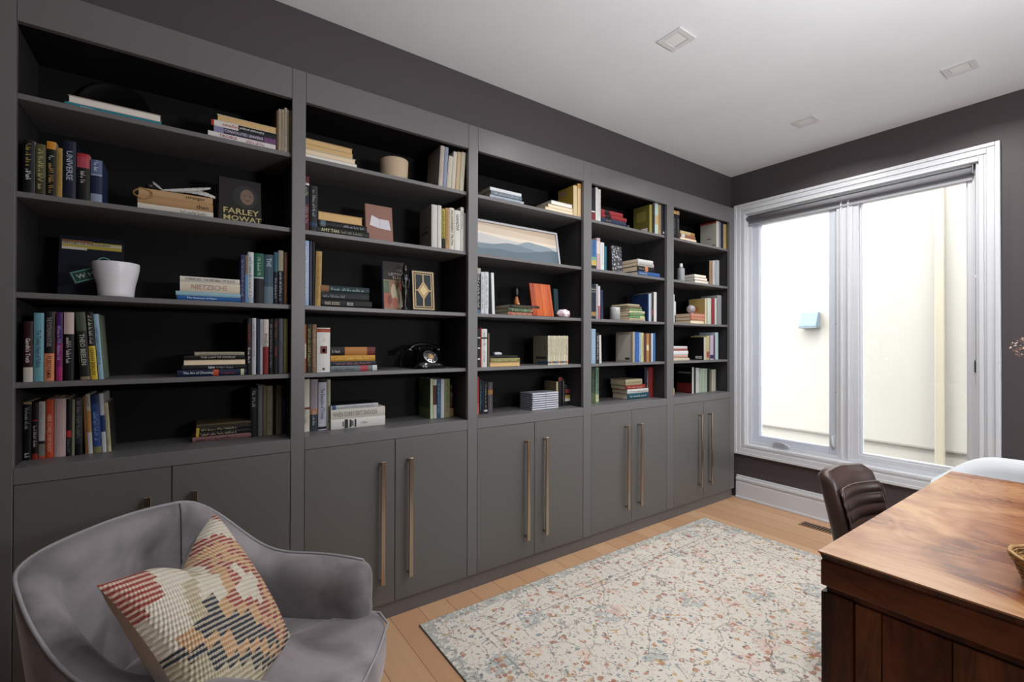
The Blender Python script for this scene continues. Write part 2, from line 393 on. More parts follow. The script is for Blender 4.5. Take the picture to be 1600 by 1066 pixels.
# ------------------------------------------------------------------ ceiling lights, floor register
def downlight(cx, cy, label, first=None):
    r = tag(empty('recessed_light', (cx, cy, H)), label, 'ceiling light', 'square recessed ceiling lights')
    if first is None:
        mb = MB(); ring(mb, -.064, .064, -.064, .064, .026, 0, .006)
        bmesh.ops.transform(mb.bm, matrix=Matrix(((1, 0, 0, 0), (0, 0, 1, 0), (0, -1, 0, 0), (0, 0, 0, 1))), verts=mb.bm.verts[:])
        t = mb.build('trim', mat('#d9d9d9', .5), r, bevel=.0015)
        mb = MB().box(-.040, -.036, -.040, .040, -.003, 0).box(.036, .040, -.040, .040, -.003, 0).box(-.04, .04, -.040, -.036, -.003, 0).box(-.04, .04, .036, .04, -.003, 0)
        mb.build('inner_ring', mat('#8d8d8d', .5), r)  # grey colour stands in for shade along the recess edge
        MB().box(-.036, .036, -.036, .036, -.0035, 0).build('diffuser', mat('#e9e9ea', .5), r)
    else:
        for ch in first.children: c = ch.copy(); COL.objects.link(c); c.parent = r
    return r
dl = downlight(.827, -1.953, 'square white recessed light, the nearest of the three on the ceiling')
downlight(.823, -.576, 'square white recessed light nearest the dark corner beside the window', dl)
downlight(1.546, -.556, 'square white recessed light on the ceiling above the window’s right side'.replace('’', ''), dl)
fv = tag(empty('floor_register', (.74, -.185, 0)), 'dark slotted floor register in the oak floor below the window', 'vent')
MB().box(-.11, .11, -.05, .05, 0, .004).build('plate', mat('#8a6a50', .5), fv, bevel=.001)
mb = MB()
for k in range(10): mb.box(-.093+k*.019, -.082+k*.019, -.038, .038, .004, .0055)
mb.build('slots', mat('#15110f', .6), fv)

# ------------------------------------------------------------------ built-in bookcase
FX = .045
ZT, ZO, ZDT, ZCT, ZDB = 2.454, 2.326, .843, .8966, .077
OPEN = [(-4.283, -3.478), (-3.425, -2.629), (-2.571, -1.795), (-1.725, -.949), (-.869, -.099)]
ROWZ = [2.103, 1.786, 1.461, 1.169, ZCT]
BACKX = -.262
bc = tag(empty('bookcase', (0, -2.2, 0)), 'dark grey built-in bookcase of five bays with cabinet doors below', 'bookcase')
def part(name, *a, m=M_case, parent=bc, bevel=.0012):
    x0, x1, y0, y1, z0, z1 = a
    return MB().box(x0, x1, y0+2.2, y1+2.2, z0, z1).build(name, m, parent, bevel=bevel, seg=1)
edges = [(-4.58, OPEN[0][0])] + [(OPEN[i][1], OPEN[i+1][0]) for i in range(4)] + [(OPEN[4][1], -.031)]
for y0, y1 in edges: part('stile', .022, FX, y0, y1, .0 if False else ZDB-.0, ZT)
for i, (y0, y1) in enumerate(OPEN):
    e = .0008
    part('top_rail', .022, FX-.0004, y0+e, y1-e, ZO, ZT)
    part('counter_rail', .022, FX-.0004, y0+e, y1-e, ZDT+.002, ZCT)
    part('bottom_shelf', BACKX, .0215, y0-.006, y1+.006, ZCT-.03, ZCT)
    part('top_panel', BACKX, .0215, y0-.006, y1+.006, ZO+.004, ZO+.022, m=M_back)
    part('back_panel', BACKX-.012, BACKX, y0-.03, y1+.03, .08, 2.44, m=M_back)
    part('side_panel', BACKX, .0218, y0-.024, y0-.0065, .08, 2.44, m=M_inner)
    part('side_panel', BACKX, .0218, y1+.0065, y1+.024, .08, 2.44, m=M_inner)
    for z in ROWZ[:4]: part('shelf', BACKX+.001, .024, y0-.006, y1+.006, z-.0185, z, bevel=.0015)
    mid = (y0+y1)/2 + (.003 if i < 2 else 0)
    for k, (a, b) in enumerate(((y0+.002, mid-.0015), (mid+.0015, y1-.002))):
        d = part('door', .024, FX-.001, a, b, ZDB, ZDT, m=M_door, bevel=.001)
        hy = (mid-.068) if k == 0 else (mid+.068)
        h = MB()
        if True:
            h.box(FX+.028, FX+.036, hy-.010+2.2, hy+.010+2.2, .185, .752)
            h.box(FX-.001, FX+.029, hy-.006+2.2, hy+.006+2.2, .196, .206); h.box(FX-.001, FX+.029, hy-.006+2.2, hy+.006+2.2, .734, .744)
        h.build('handle', M_bronze, d, bevel=.0012, seg=1)
part('toe_kick', .0, .034, -4.58, -.05, 0, ZDB-.002, m=M_case)
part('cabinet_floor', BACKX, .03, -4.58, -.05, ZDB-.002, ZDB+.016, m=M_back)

# ------------------------------------------------------------------ books
BAY = ['leftmost bay', 'second bay', 'middle bay', 'fourth bay', 'rightmost bay']
ROW = ['top shelf', 'second shelf', 'middle shelf', 'fourth shelf', 'bottom shelf']
ORD = ['first', 'second', 'third', 'fourth', 'fifth', 'sixth', 'seventh', 'eighth', 'ninth', 'tenth', 'eleventh', 'twelfth', 'thirteenth']
def lettering(mb, txt, h, t, col, x, fr=(.08, .92), rr=random):
    """spine lettering reading downwards; '~' makes rows of illegible dashes"""
    z1 = h*fr[1]; z0 = h*fr[0]; m = cmat(col)
    if txt == '~':
        z = z1; k = min(t*.27, .0062); lw = k*.95; left = rr.randint(3, 8)
        while z-lw > z0:
            if left == 0: z -= lw*.9; left = rr.randint(2, 9); continue
            a_, b_ = rr.choice(((-1, 1), (-1, .35), (-.35, 1), (-1, -.2)))
            mb.quad([(x, a_*k, z), (x, b_*k, z), (x, b_*k, z-lw*.28), (x, a_*k, z-lw*.28)], m)
            if rr.random() < .75: mb.quad([(x, -k, z-lw*.45), (x, -k*.1, z-lw*.45), (x, -k*.1, z-lw*.72), (x, -k, z-lw*.72)], m)
            z -= lw; left -= 1
    else:
        text_on(mb, txt, (x, 0, (z0+z1)/2), (0, 0, -1), (0, 1, 0), z1-z0, t*.5, m, bold=True)
def ink(c):
    c = c.lstrip('#'); c = c if len(c) == 6 else ''.join(k*2 for k in c)
    r, g, b = [int(c[i:i+2], 16) for i in (0, 2, 4)]; y = .3*r+.59*g+.11*b; k = .92 - .22*max(0, (90-y)/90)
    return '#%02x%02x%02x' % tuple(int(max(0, (v*.86+y*.14)*k)) for v in (r, g, b))
def cmat(c): return mat(ink(c), .5, 0.0, .25)
def make_book(parent_loc, rot, t, h, d, c, look, label, o, group):
    """spine faces local +x, height local +z, thickness local y"""
    r = tag(empty('book', parent_loc, rot), label, 'book', group)
    cv = cmat(o.get('c2', c)); sp = cmat(c)
    bd = .0022 if o.get('hard', t > .022) else .0009
    bl = min(.0035, t*.13)
    ins = .003 if bd > .002 else .0006
    prof = [(-d, -t/2), (0, -t/2), (bl*.8, -t*.25), (bl, 0), (bl*.8, t*.25), (0, t/2), (-d, t/2), (-d, t/2-bd), (-bd-.001, t/2-bd), (-bd-.001, -t/2+bd), (-d, -t/2+bd)]
    zs = sorted({0.0, 1.0} | {q for b in o.get('b', []) for q in b[:2]})
    mb = MB(); mb.mi(cv); si = mb.mi(sp)
    rings = [[mb.bm.verts.new(Vector((x, y, z*h))) for x, y in prof] for z in zs]
    for k in range(len(zs)-1):
        zc = (zs[k]+zs[k+1])/2; mm = si
        for b in o.get('b', []):
            if b[0] <= zc <= b[1]: mm = mb.mi(cmat(b[2]))
        for j in range(len(prof)):
            f = mb.bm.faces.new((rings[k][j], rings[k][(j+1) % 11], rings[k+1][(j+1) % 11], rings[k+1][j]))
            f.material_index = mm if j in (1, 2, 3, 4) else 0
            if o.get('wrap') and j in (0, 5): f.material_index = mm
    # end caps as quads
    for ringv in (rings[0], rings[-1]):
        for q in ((0, 1, 9, 10), (1, 2, 3, 9), (3, 4, 8, 9), (4, 5, 8), (5, 6, 7, 8)):
            mb.bm.faces.new([ringv[i] for i in q]).material_index = si
    mb.build('cover', None, r)
    pg = {'t': M_page2, 'w': M_page3}.get(o.get('pages'), M_page)
    MB().box(-d+ins, -bd-.001, -t/2+bd, t/2-bd, ins, h-ins).build('pages', pg, r)
    if o.get('t') and not o.get('pg'):
        mb = MB(); lettering(mb, o['t'], h, t, o.get('tc', '#e8e2d4'), bl+.0006, o.get('fr', (.1, .9)))
        if o.get('t2'): lettering(mb, o['t2'], h, t, o.get('tc2', '#e8e2d4'), bl+.0007, o['fr2'])
        mb.build('spine_lettering', None, r)
    if o.get('patch'):
        mb = MB()
        for (v0, v1, wf, cc) in o['patch']: mb.quad([(bl+.0008, -t*wf/2, v0*h), (bl+.0008, t*wf/2, v0*h), (bl+.0008, t*wf/2, v1*h), (bl+.0008, -t*wf/2, v1*h)], cmat(cc))
        mb.build('spine_print', None, r)
    if o.get('lab'):
        y = -t/2-.0004; mb = MB(); q = o['lab']   # colour of small printed label low on the back cover
        mb.box(-d*.52, -d*.12, y-.0001, y+.0003, h*.05, h*.17, mat(q, .5)); mb.build('back_label', None, r)
    if o.get('art'):
        y = -t/2-.0003; mb = MB()
        for (a0, a1, b0, b1, cc) in o['art']: mb.quad([(-d*(1-a0), y, h*b0), (-d*(1-a1), y, h*b0), (-d*(1-a1), y, h*b1), (-d*(1-a0), y, h*b1)], mat(cc, .5)); y -= .0002
        mb.build('back_cover_print', None, r)
    return r
def label_for(look, pos): return look + ', ' + pos
def upright(bay, row, side, items, s=.006, d=.145, zbase=None):
    """books standing in a row, spines at plane x=s; items: (px_left, px_right, py_top, colour, look, options)"""
    z0 = (ROWZ[row] if zbase is None else zbase) + .0006
    lo, hi = OPEN[bay][0]-.0055, OPEN[bay][1]+.0055
    yprev = lo
    n = len(items)
    Y = []
    for it in items:
        zref = on_x(s, (it[0]+it[1])/2, it[2]).z
        ya = on_x(s, it[0], 540).y; yb = on_x(s, it[1], 540).y
        Y.append([ya, yb, zref])
    over = max(0, Y[-1][1] + (0 if not items[-1][5].get('l') else .016) - hi) if side == 'right' else 0
    for k, (it, (ya, yb, zt)) in enumerate(zip(items, Y)):
        ya -= over; yb -= over
        ya = max(ya, yprev+.0004); yb = min(max(yb, ya+.004), hi-.0004); yprev = yb
        o = it[5]; h = max(.06, zt-z0); t = yb-ya-.0008
        ang = 0
        if o.get('l'):
            # lean: shift of the top in pixels -> world
            dy = (on_x(s, it[0]+o['l'], 540).y - on_x(s, it[0], 540).y); ang = math.atan2(dy, h)
        dd = o.get('d', d)
        dd = min(dd, s-BACKX-.004)
        pos = '%s in %s row, %s, %s' % (ORD[k], side, ROW[row], BAY[bay])
        c = (ya+yb)/2
        zz = z0
        if ang:
            zz = z0 + abs(math.sin(ang))*t/2
            h = h/math.cos(ang) - abs(math.sin(ang))*t*.5
        rot = (-ang, 0, 0)
        ss = s + o.get('ds', 0)
        loc = (ss, c, zz)
        if o.get('pg'):
            loc = (ss-dd, c, zz); rot = (ang, 0, math.pi)
        make_book(loc, rot, t, h, dd, it[3], it[4], label_for(it[4], pos), o, 'books on the %s of the %s' % (ROW[row], BAY[bay]))
def stack(bay, row, side, items, s=.0, d=.145):
    """lying books, listed from the bottom; items: (px_left, px_right, thickness_px, colour, look, options)"""
    z = ROWZ[row] + .0006; n = len(items)
    names = ['topmost', 'second from top', 'third from top', 'fourth from top', 'fifth from top', 'sixth from top', 'seventh from top', 'eighth from top', 'ninth from top']
    out = []
    for k, it in enumerate(items):
        o = it[5]; ss = s + o.get('ds', 0)
        ya = on_x(ss, it[0], 540).y; yb = on_x(ss, it[1], 540).y
        ya = max(ya, OPEN[bay][0]-.005); yb = min(yb, OPEN[bay][1]+.005)
        dep = (Vector((ss, (ya+yb)/2, z))-CAM).dot(_F)
        t = it[2]*dep/FPX; h = yb-ya; dd = min(o.get('d', d), ss-BACKX-.004)
        j = n-1-k
        nm = names[j] if j < n-1 or n == 1 else 'lowest'
        pos = '%s, %s stack, %s, %s' % (nm, side, ROW[row], BAY[bay])
        yaw = o.get('yaw', 0)
        if o.get('pg'):
            loc = (ss-dd, ya, z+t/2); M = Matrix.Rotation(math.pi, 4, 'Z') @ Matrix.Rotation(math.pi/2, 4, 'X')
        else:
            loc = (ss, yb, z+t/2); M = Matrix.Rotation(math.pi/2, 4, 'X')
        # Rx(90) sends the book's height to -y, so it starts at the right end
        M = Matrix.Rotation(yaw, 4, 'Z') @ M
        out.append(make_book(loc, M.to_euler(), t-.0004, h, dd, it[3], it[4], label_for(it[4], pos), o, 'books on the %s of the %s' % (ROW[row], BAY[bay])))
        z += t
    return z
B = dict
# ---- leftmost bay
stack(0, 0, 'left', [
 (98, 250, 6.5, '#1593a8', 'large flat teal book', B(t='holistic', tc='#bfeef0', fr=(.62, .95), d=.19)),
 (103, 249, 11.5, '#b9a39d', 'large white-paged hardback', B(pg=1, pages='w', d=.185, hard=1))], s=.0)
zt = stack(0, 0, 'right', [
 (323, 429, 8.5, '#e6e0dc', 'white paperback with red letters', B(t='TROIKA', tc='#b0324a', fr=(.55, .88), t2='~', tc2='#c05068', fr2=(.15, .45))),
 (332, 429.5, 9, '#3d3550', 'black and purple paperback', B(t='CONVOLUTED UNIVERSE', tc='#d8d4e6', fr=(.22, .84), b=[(0, .2, '#7a4a7c'), (.85, 1, '#8888b0')])),
 (328, 430, 9, '#1b1b20', 'black and white paperback', B(t='canadian', tc='#c0392f', fr=(.6, .84), t2='political philosophy', tc2='#e2dfdb', fr2=(.2, .58), b=[(.60, .96, '#e7e2dc'), (.96, 1, '#c22f2b')])),
 (337, 431, 10, '#d8c7a6', 'cream-paged paperback', B(pg=1, pages='t'))], s=.012)
upright(0, 0, 'right', [
 (430.2, 433.2, 172, '#6e5235', 'thin brown booklet', B()), (433.2, 437.2, 170, '#b8a78c', 'thin beige booklet', B(t='~', tc='#7a6a50')),
 (437.2, 442.3, 170.5, '#ab9a80', 'thin tan booklet', B(t='~', tc='#7a6a50')), (442.3, 446.8, 168, '#b9ab93', 'thin beige booklet, tallest', B(t='~', tc='#7d6e55')),
 (446.8, 450.6, 171, '#9c8a70', 'thin dull tan booklet', B(t='~', tc='#6a5a44')), (450.6, 453.4, 172.5, '#80705a', 'thin grey-brown booklet', B())], s=.014, d=.16)
upright(0, 1, 'left', [
 (33, 52, 218.5, '#10121c', 'black hardback with white edge', B(t='~', tc='#b59a4c', fr=(.5, .93), t2='~', tc2='#e6e6ea', fr2=(.2, .45), c2='#d5d5da')),
 (53.5, 69.5, 225, '#5b5731', 'dark olive and gold hardback', B(t='~', tc='#c2b87a', b=[(0, .35, '#3f4020')])),
 (70.5, 85.5, 221, '#1c1714', 'black hardback with orange top', B(t='~', tc='#c99642', fr=(.05, .6), t2='~', tc2='#e9e4da', fr2=(.62, .74), b=[(.86, 1, '#d98a1c')], c2='#c9c4b8')),
 (86, 95.5, 231, '#b08a3c', 'slim mustard hardback', B(t='~', tc='#8c6c2a')),
 (96.5, 117, 220, '#16233d', 'thick navy hardback', B(t='UNIVERSE', tc='#aeb6c4', fr=(.32, .82))),
 (118, 138, 240, '#15141a', 'black paperback with red top', B(t='~', tc='#cfc9c6', fr=(.35, .62), b=[(.93, 1, '#c32232'), (.70, .93, '#b8404e')], c2='#c7b48e')),
 (139.5, 158, 249, '#1d2750', 'blue and white ornate hardback', B(b=[(.0, .2, '#8f9ab4'), (.62, .66, '#8f9ab4'), (.66, .98, '#5a6a94')], t='~', tc='#cfd6e6', fr=(.68, .97), c2='#33426e'))], s=.004)
zt12 = stack(0, 1, 'left', [
 (213.5, 332, 9, '#d9d0c2', 'off-white paperback', B(t='~', tc='#7a6f62', fr=(.08, .45))),
 (213.5, 331.5, 12, '#b98d5c', 'kraft-brown paperback', B(t='than', tc='#43301f', fr=(.05, .25))),
 (215, 331, 11, '#c49a68', 'kraft-brown paperback', B(t='stranger', tc='#43301f', fr=(.04, .45)))], s=.004)
zt13 = stack(0, 2, 'right', [
 (276, 376, 7, '#1c5fae', 'bright blue paperback', B(t='The Anatomy of Peace', tc='#e6eef6', fr=(.3, .95))),
 (274, 375.5, 6.5, '#8fbccd', 'pale blue paperback', B()),
 (280.5, 374.5, 15, '#ddd2bb', 'cream paperback with faint red letters', B(t='NIETZSCHE', tc='#b78f80', fr=(.22, .82))),
 (280.5, 374, 8, '#e0dacd', 'off-white paperback', B(t='CORNFORD: THE REPUBLIC OF PLATO', tc='#6a6258', fr=(.08, .92)))], s=.004)
upright(0, 2, 'right', [
 (374.8, 382, 398, '#2b3564', 'navy paperback', B(t='~', tc='#8d98c4')), (382, 386.4, 399, '#5d8fc0', 'pale blue and tan paperback', B(b=[(.6, 1, '#8a7350')], t='~', tc='#26222a', fr=(.62, .95))),
 (386.4, 395.8, 394, '#ccd3d8', 'white hardback with dark letters', B(t='~', tc='#5a6270', b=[(0, .12, '#9fb6c6')])), (396, 411.8, 396, '#15151a', 'green and black paperback', B(b=[(.52, 1, '#17614c'), (.50, .52, '#c6cdc9')], t='~', tc='#a6c9bb', fr=(.55, .92))),
 (412, 426.6, 398, '#39566a', 'grey-blue landscape-spined paperback', B(t='THE', tc='#a7bfca', fr=(.75, .93), b=[(0, .35, '#5d7787')])), (427, 433.8, 394, '#11141a', 'black and teal hardback', B(b=[(.62, 1, '#2c6174')], t='~', tc='#aab', fr=(.1, .5))),
 (434, 442.2, 391.5, '#1a2340', 'navy hardback with cream top', B(b=[(.62, 1, '#aaa08c')], t='~', tc='#c9c4b8', fr=(.06, .6))), (442.6, 449.4, 394, '#6b4020', 'rust-brown hardback', B(t='~', tc='#96683e'))], s=.004)
upright(0, 3, 'left', [
 (36.5, 52, 502, '#3d1218', 'dark maroon paperback, white base', B(t="Gandhi's Truth", tc='#e2d6cc', fr=(.32, .72), b=[(0, .24, '#c9c3b6')])),
 (52.5, 68.8, 489, '#6ba6b4', 'light blue paperback', B(t='The Twelve Views of Politics', tc='#2c5864', fr=(.2, .75))),
 (69, 85, 487, '#17141a', 'black and orange paperback', B(t='THE POSTHUMAN FUTURE', tc='#8f8c94', fr=(.5, .92), t2='FUKUYAMA', tc2='#7a3d20', fr2=(.04, .36), b=[(0, .4, '#e48a58')], c2='#d97f42')),
 (87.4, 98, 488, '#8c1f6e', 'purple and magenta paperback', B(t='~', tc='#b8a2d8', fr=(.3, .8), b=[(.55, 1, '#4c2270'), (0, .2, '#b0246c')])),
 (99.5, 115.8, 488, '#151014', 'black paperback with pale pink top', B(t='~', tc='#cbbcb8', fr=(.25, .63), b=[(.68, 1, '#c9b3ac')])),
 (126, 142.2, 488, '#26261c', 'black-green thick leaning paperback', B(t='THEO BEELEN', tc='#bdbdb4', fr=(.22, .68), l=-9.5, b=[(.72, 1, '#4a5540'), (0, .05, '#8c7a60')])),
 (142.6, 153.8, 488, '#141416', 'black and yellow leaning paperback', B(t='~', tc='#c8c4b0', fr=(.52, .95), t2='ISAIAH BERLIN', tc2='#5a4a10', fr2=(.05, .48), b=[(0, .5, '#d8b82c')], l=-9.5)),
 (154.6, 162.8, 491, '#8fb8cf', 'pale blue leaning paperback', B(t='~', tc='#3a6a94', fr=(.2, .8), l=-9.5, c2='#7c8a74'))], s=.006)
stack(0, 3, 'right', [
 (277, 385.5, 10, '#14244e', 'navy paperback with white title', B(t='The Art of Choosing', tc='#d5dbe8', fr=(.5, .92), b=[(.42, .5, '#c9502c'), (.04, .09, '#d0cfa0')], t2='~', tc2='#8c3a4a', fr2=(.15, .38))),
 (284, 385.5, 6.5, '#14141f', 'black paperback with white name', B(t='SEN', tc='#e3e3e6', fr=(.5, .62), t2='~', tc2='#9c98a0', fr2=(.2, .48))),
 (286, 384.6, 9.5, '#2a2522', 'cream-paged hardback', B(pg=1, hard=1)),
 (288, 383, 6, '#171615', 'black slim paperback', B(t='THE LAW OF PEOPLES', tc='#b9b3a6', fr=(.16, .75))),
 (304, 382, 5, '#a89e8c', 'small beige booklet', B(t='~', tc='#6e6658'))], s=.006)
upright(0, 3, 'right', [
 (385.6, 393, 497, '#1a1014', 'black paperback with red letters', B(t='~', tc='#b0303c', fr=(.5, .9), t2='~', tc2='#d8d0cc', fr2=(.2, .48))), (393.6, 400.2, 497, '#b9b9bf', 'pale grey slim paperback', B(t='~', tc='#85858d', fr=(.3, .9))),
 (400.4, 405.8, 498, '#1a2c4c', 'slim navy paperback', B()), (406, 410.6, 499, '#a7a8ae', 'thin light grey booklet', B(t='~', tc='#777', fr=(.5, .9))),
 (411, 419.8, 499, '#8e1f28', 'white and red paperback', B(t='ENGELS', tc='#2a1a1c', fr=(.5, .74), b=[(.5, 1, '#cfc6c2')])), (420.2, 426.8, 498, '#151216', 'black paperback with fine title', B(t='~', tc='#8a8284')),
 (427, 435, 498, '#141013', 'black paperback with red capitals', B(t='MARX', tc='#a12a33', fr=(.28, .52), t2='~', tc2='#8a3a40', fr2=(.6, .95))), (435.4, 442.4, 498, '#585b66', 'slate grey paperback', B(t='~', tc='#2b3a74', fr=(.3, .6))), (442.8, 450.2, 498, '#6e6334', 'olive-tan paperback', B(t='~', tc='#958a54'))], s=.004)
upright(0, 4, 'left', [
 (35.5, 50.5, 628.5, '#121113', 'black hardback with cream cap', B(t='~', tc='#a9a4a0', fr=(.5, .9), b=[(.965, 1, '#a88c68'), (0, .0, '#121113')], t2='~', tc2='#d8d8d8', fr2=(.02, .12))),
 (51, 60.8, 630, '#1c1214', 'black and red paperback', B(t='~', tc='#c8c0bc', fr=(.2, .6), b=[(0, .1, '#a0261f'), (.68, .70, '#a0261f')])),
 (61.2, 71.8, 627.5, '#b5b1ab', 'white paperback with dark picture base', B(t='~', tc='#9a948c', fr=(.4, .95), b=[(.0, .05, '#c04a30'), (.05, .26, '#77776c'), (.26, .31, '#222')])),
 (72.2, 85.2, 624, '#d2451f', 'bright orange paperback', B(t='HERE COMES EVERYBODY', tc='#f2b49a', fr=(.1, .74))),
 (85.6, 104.2, 622.7, '#c9a6a4', 'thick plain pale pink book', B()),
 (104.6, 112.6, 624, '#17151a', 'black paperback with red dot', B(b=[(.33, .45, '#c62a33')], t='~', tc='#77757a', fr=(.05, .3))),
 (113, 117.8, 624, '#8d8672', 'slim olive-beige paperback', B()),
 (118.2, 130, 622, '#35353a', 'charcoal paperback', B(t='~', tc='#8c8a88', fr=(.3, .95), b=[(0, .2, '#141418')])),
 (134.6, 138.6, 619, '#8a5426', 'slim rust leaning paperback', B(l=-5)),
 (139, 146.6, 616, '#c8c4bd', 'tan and white leaning paperback', B(b=[(.36, .72, '#b9803f'), (.72, 1, '#bcae96')], l=-5.5, t='~', tc='#6c5c44', fr=(.78, .96))),
 (147, 160.6, 617, '#2d4c90', 'blue leaning paperback, green base', B(t='~', tc='#86a4d4', fr=(.2, .7), b=[(0, .11, '#7a7c48'), (.85, 1, '#25366c')], l=-5.5)),
 (161, 168.2, 614.7, '#c9cdd4', 'white and blue leaning paperback', B(b=[(.35, .63, '#203f86')], l=-6)),
 (169, 175.6, 628.5, '#c7bb92', 'cream leaning paperback, dark cover', B(l=-6, c2='#4c453c', t='~', tc='#9a8e68'))], s=-.088, d=.16)
stack(0, 4, 'right', [
 (301.5, 398, 7.5, '#8c5c5c', 'dusty pink paperback', B(t='~', tc='#26201f', fr=(.3, .95))),
 (307, 397.5, 7, '#191717', 'black paperback', B(t='~', tc='#c9b48c', fr=(.3, .92), b=[(.95, 1, '#d9a92c')])),
 (307.5, 397, 7, '#1b1918', 'black paperback with tan letters', B(t='~', tc='#c9b48c', fr=(.3, .92), b=[(.95, 1, '#d9a92c')])),
 (308, 395, 5, '#5a4a2e', 'olive-brown paperback', B(t='~', tc='#2a2010'))], s=-.10)
upright(0, 4, 'right', [
 (391.5, 404, 607, '#15151a', 'black paperback', B(t='~', tc='#b9b9b9', fr=(.6, .95))), (404.4, 411.8, 602.7, '#6b6a68', 'mid grey paperback', B(t='~', tc='#8c8b88')), (412, 418.2, 603, '#6f6448', 'khaki paperback', B(t='~', tc='#958a68')),
 (418.4, 427.8, 603, '#94896c', 'pale khaki paperback', B(t='~', tc='#6b6248')), (428, 432.2, 606, '#1a1a1c', 'slim black paperback', B()), (432.4, 441.4, 602, '#8a8264', 'sand-coloured paperback', B(t='~', tc='#60583e')), (441.8, 448.4, 604, '#232654', 'dark blue paperback', B(t='~', tc='#5a66a0', fr=(.3, .7)))], s=-.10)

# ---- second bay
stack(1, 0, 'left', [
 (470, 556.5, 6, '#d9d2c8', 'off-white fore-edge book', B(pg=1, pages='w')), (470, 554.5, 8, '#d8cbb4', 'cream fore-edge book', B(pg=1)),
 (470, 549.6, 7, '#c9b28c', 'buff fore-edge book', B(pg=1, pages='t')), (470, 549.6, 9, '#b99a6c', 'tan fore-edge book', B(pg=1, pages='t'))], s=.008)
upright(1, 0, 'right', [
 (684, 690.6, 227, '#bdb3a6', 'white-edged book showing beige cover', B(l=3.5, c2='#a3968a', t='~', tc='#b0a79a', lab='#8c8075')),
 (690.8, 696.6, 229, '#8d95b0', 'lavender grey booklet', B(l=3.5)), (696.8, 703.8, 243, '#c9bfae', 'short cream booklet', B(l=3.5)),
 (704.2, 710, 236, '#cfc5b4', 'ivory booklet', B(l=3.5)), (710.4, 716.4, 236.5, '#c5ab84', 'tan booklet', B(l=3.5)), (716.8, 723.6, 237, '#c8bfa4', 'cream booklet against the side', B(l=3.5))], s=.014)
upright(1, 1, 'left', [
 (474.5, 482, 275.6, '#6b1f2a', 'maroon hardback with navy middle', B(b=[(.5, .84, '#16203c'), (.84, .88, '#d8d4cc')], t='~', tc='#b99aa0', fr=(.1, .45), t2='~', tc2='#c8c08a', fr2=(.6, .8))),
 (483, 495.4, 290.5, '#2c2c31', 'charcoal hardback', B(t='~', tc='#a6a6ac', fr=(.3, .9), b=[(.12, .2, '#27466c')]))], s=.006)
stack(1, 1, 'left', [
 (494.5, 576, 10, '#20241f', 'dark green-black paperback', B(t='AMY TAN', tc='#cfcb94', fr=(.6, .93), t2='~', tc2='#9a9e7c', fr2=(.1, .55))),
 (496.5, 572.3, 9.5, '#16181c', 'black paperback with small white title', B(t='~', tc='#9aa4ac', fr=(.05, .5), b=[(.86, .96, '#59707c')])),
 (495.8, 565.8, 13, '#b98f56', 'tan fore-edge book', B(pg=1, pages='t'))], s=.006)
upright(1, 1, 'right', [
 (673.4, 682.5, 320, '#cbc7c2', 'white thick paperback, grey cover', B(c2='#8c857f', art=[(.2, .75, .35, .42, '#4a4644'), (.3, .8, .48, .53, '#5a5654')])), (682.9, 689.2, 321, '#cfccc6', 'white paperback', B()), (689.6, 695, 326, '#a89a2c', 'yellow and black paperback', B(t='~', tc='#2c2a14', b=[(0, .25, '#1a1a16')])),
 (695.2, 701.4, 325, '#b98e5c', 'tan-orange paperback', B(t='~', tc='#8c6438')), (701.6, 709, 325, '#d9d2c0', 'cream paperback with bold black letters', B(t='INCONVENIENT TRUTHS', tc='#1c1c1c', fr=(.1, .94))),
 (709.3, 718.6, 329, '#dedbd4', 'white paperback with capital letters', B(t='GANDHI', tc='#3a3a3c', fr=(.5, .9))), (718.8, 724, 324, '#d3cfc8', 'tall white paperback', B(t='~', tc='#8a8682', fr=(.5, .9))), (724.2, 727.8, 333, '#908c86', 'warm grey paperback', B())], s=.014)
upright(1, 2, 'left', [
 (474.5, 482.2, 376, '#9cb4d8', 'pale blue hardback', B(c2='#6c86b8', t='~', tc='#dfe6ee')), (482.4, 487.4, 377, '#2a3154', 'navy patterned hardback', B(t='~', tc='#7a5a6c')), (487.6, 491.4, 378, '#1c1a18', 'black hardback', B()),
 (491.6, 501.2, 392.5, '#b8904c', 'golden tan hardback', B(t='~', tc='#8c6a30', l=1.5))], s=.006)
stack(1, 2, 'left', [
 (500.8, 580.6, 10.5, '#17171a', 'black paperback with white motifs', B(t='MARK BOOKS', tc='#c2b49c', fr=(.65, .93), b=[(.0, 0, '#17171a')], t2='BOOK', tc2='#c9c9c9', fr2=(.38, .5))),
 (500.8, 576.3, 12, '#1a1d22', 'plain black hardback', B(t='~', tc='#8d99a0', fr=(.5, .95))),
 (500.8, 576.5, 10, '#17383c', 'dark teal paperback, brown end', B(t='~', tc='#9dbcb8', fr=(.1, .8), b=[(.84, 1, '#8c5c38')]))], s=.006)
upright(1, 3, 'left', [
 (473, 478.6, 507, '#a0481c', 'rust and cream hardback', B(b=[(.3, .6, '#c9b89c')])), (479, 487, 506.5, '#33301c', 'black and gold hardback', B(t='~', tc='#a89a48', c2='#c8b060')),
 (487.4, 494.6, 507, '#7c6048', 'brown hardback', B(t='~', tc='#b49878')),
 (495, 516, 512.3, '#dcdad6', 'thick white paperback with small portrait', B(b=[(.90, .98, '#a8401c')], patch=[(.42, .59, .5, '#7c3420'), (.45, .53, .22, '#c09068'), (.05, .10, .2, '#555555')], t='~', tc='#c88a8a', fr=(.66, .76)))], s=.006)
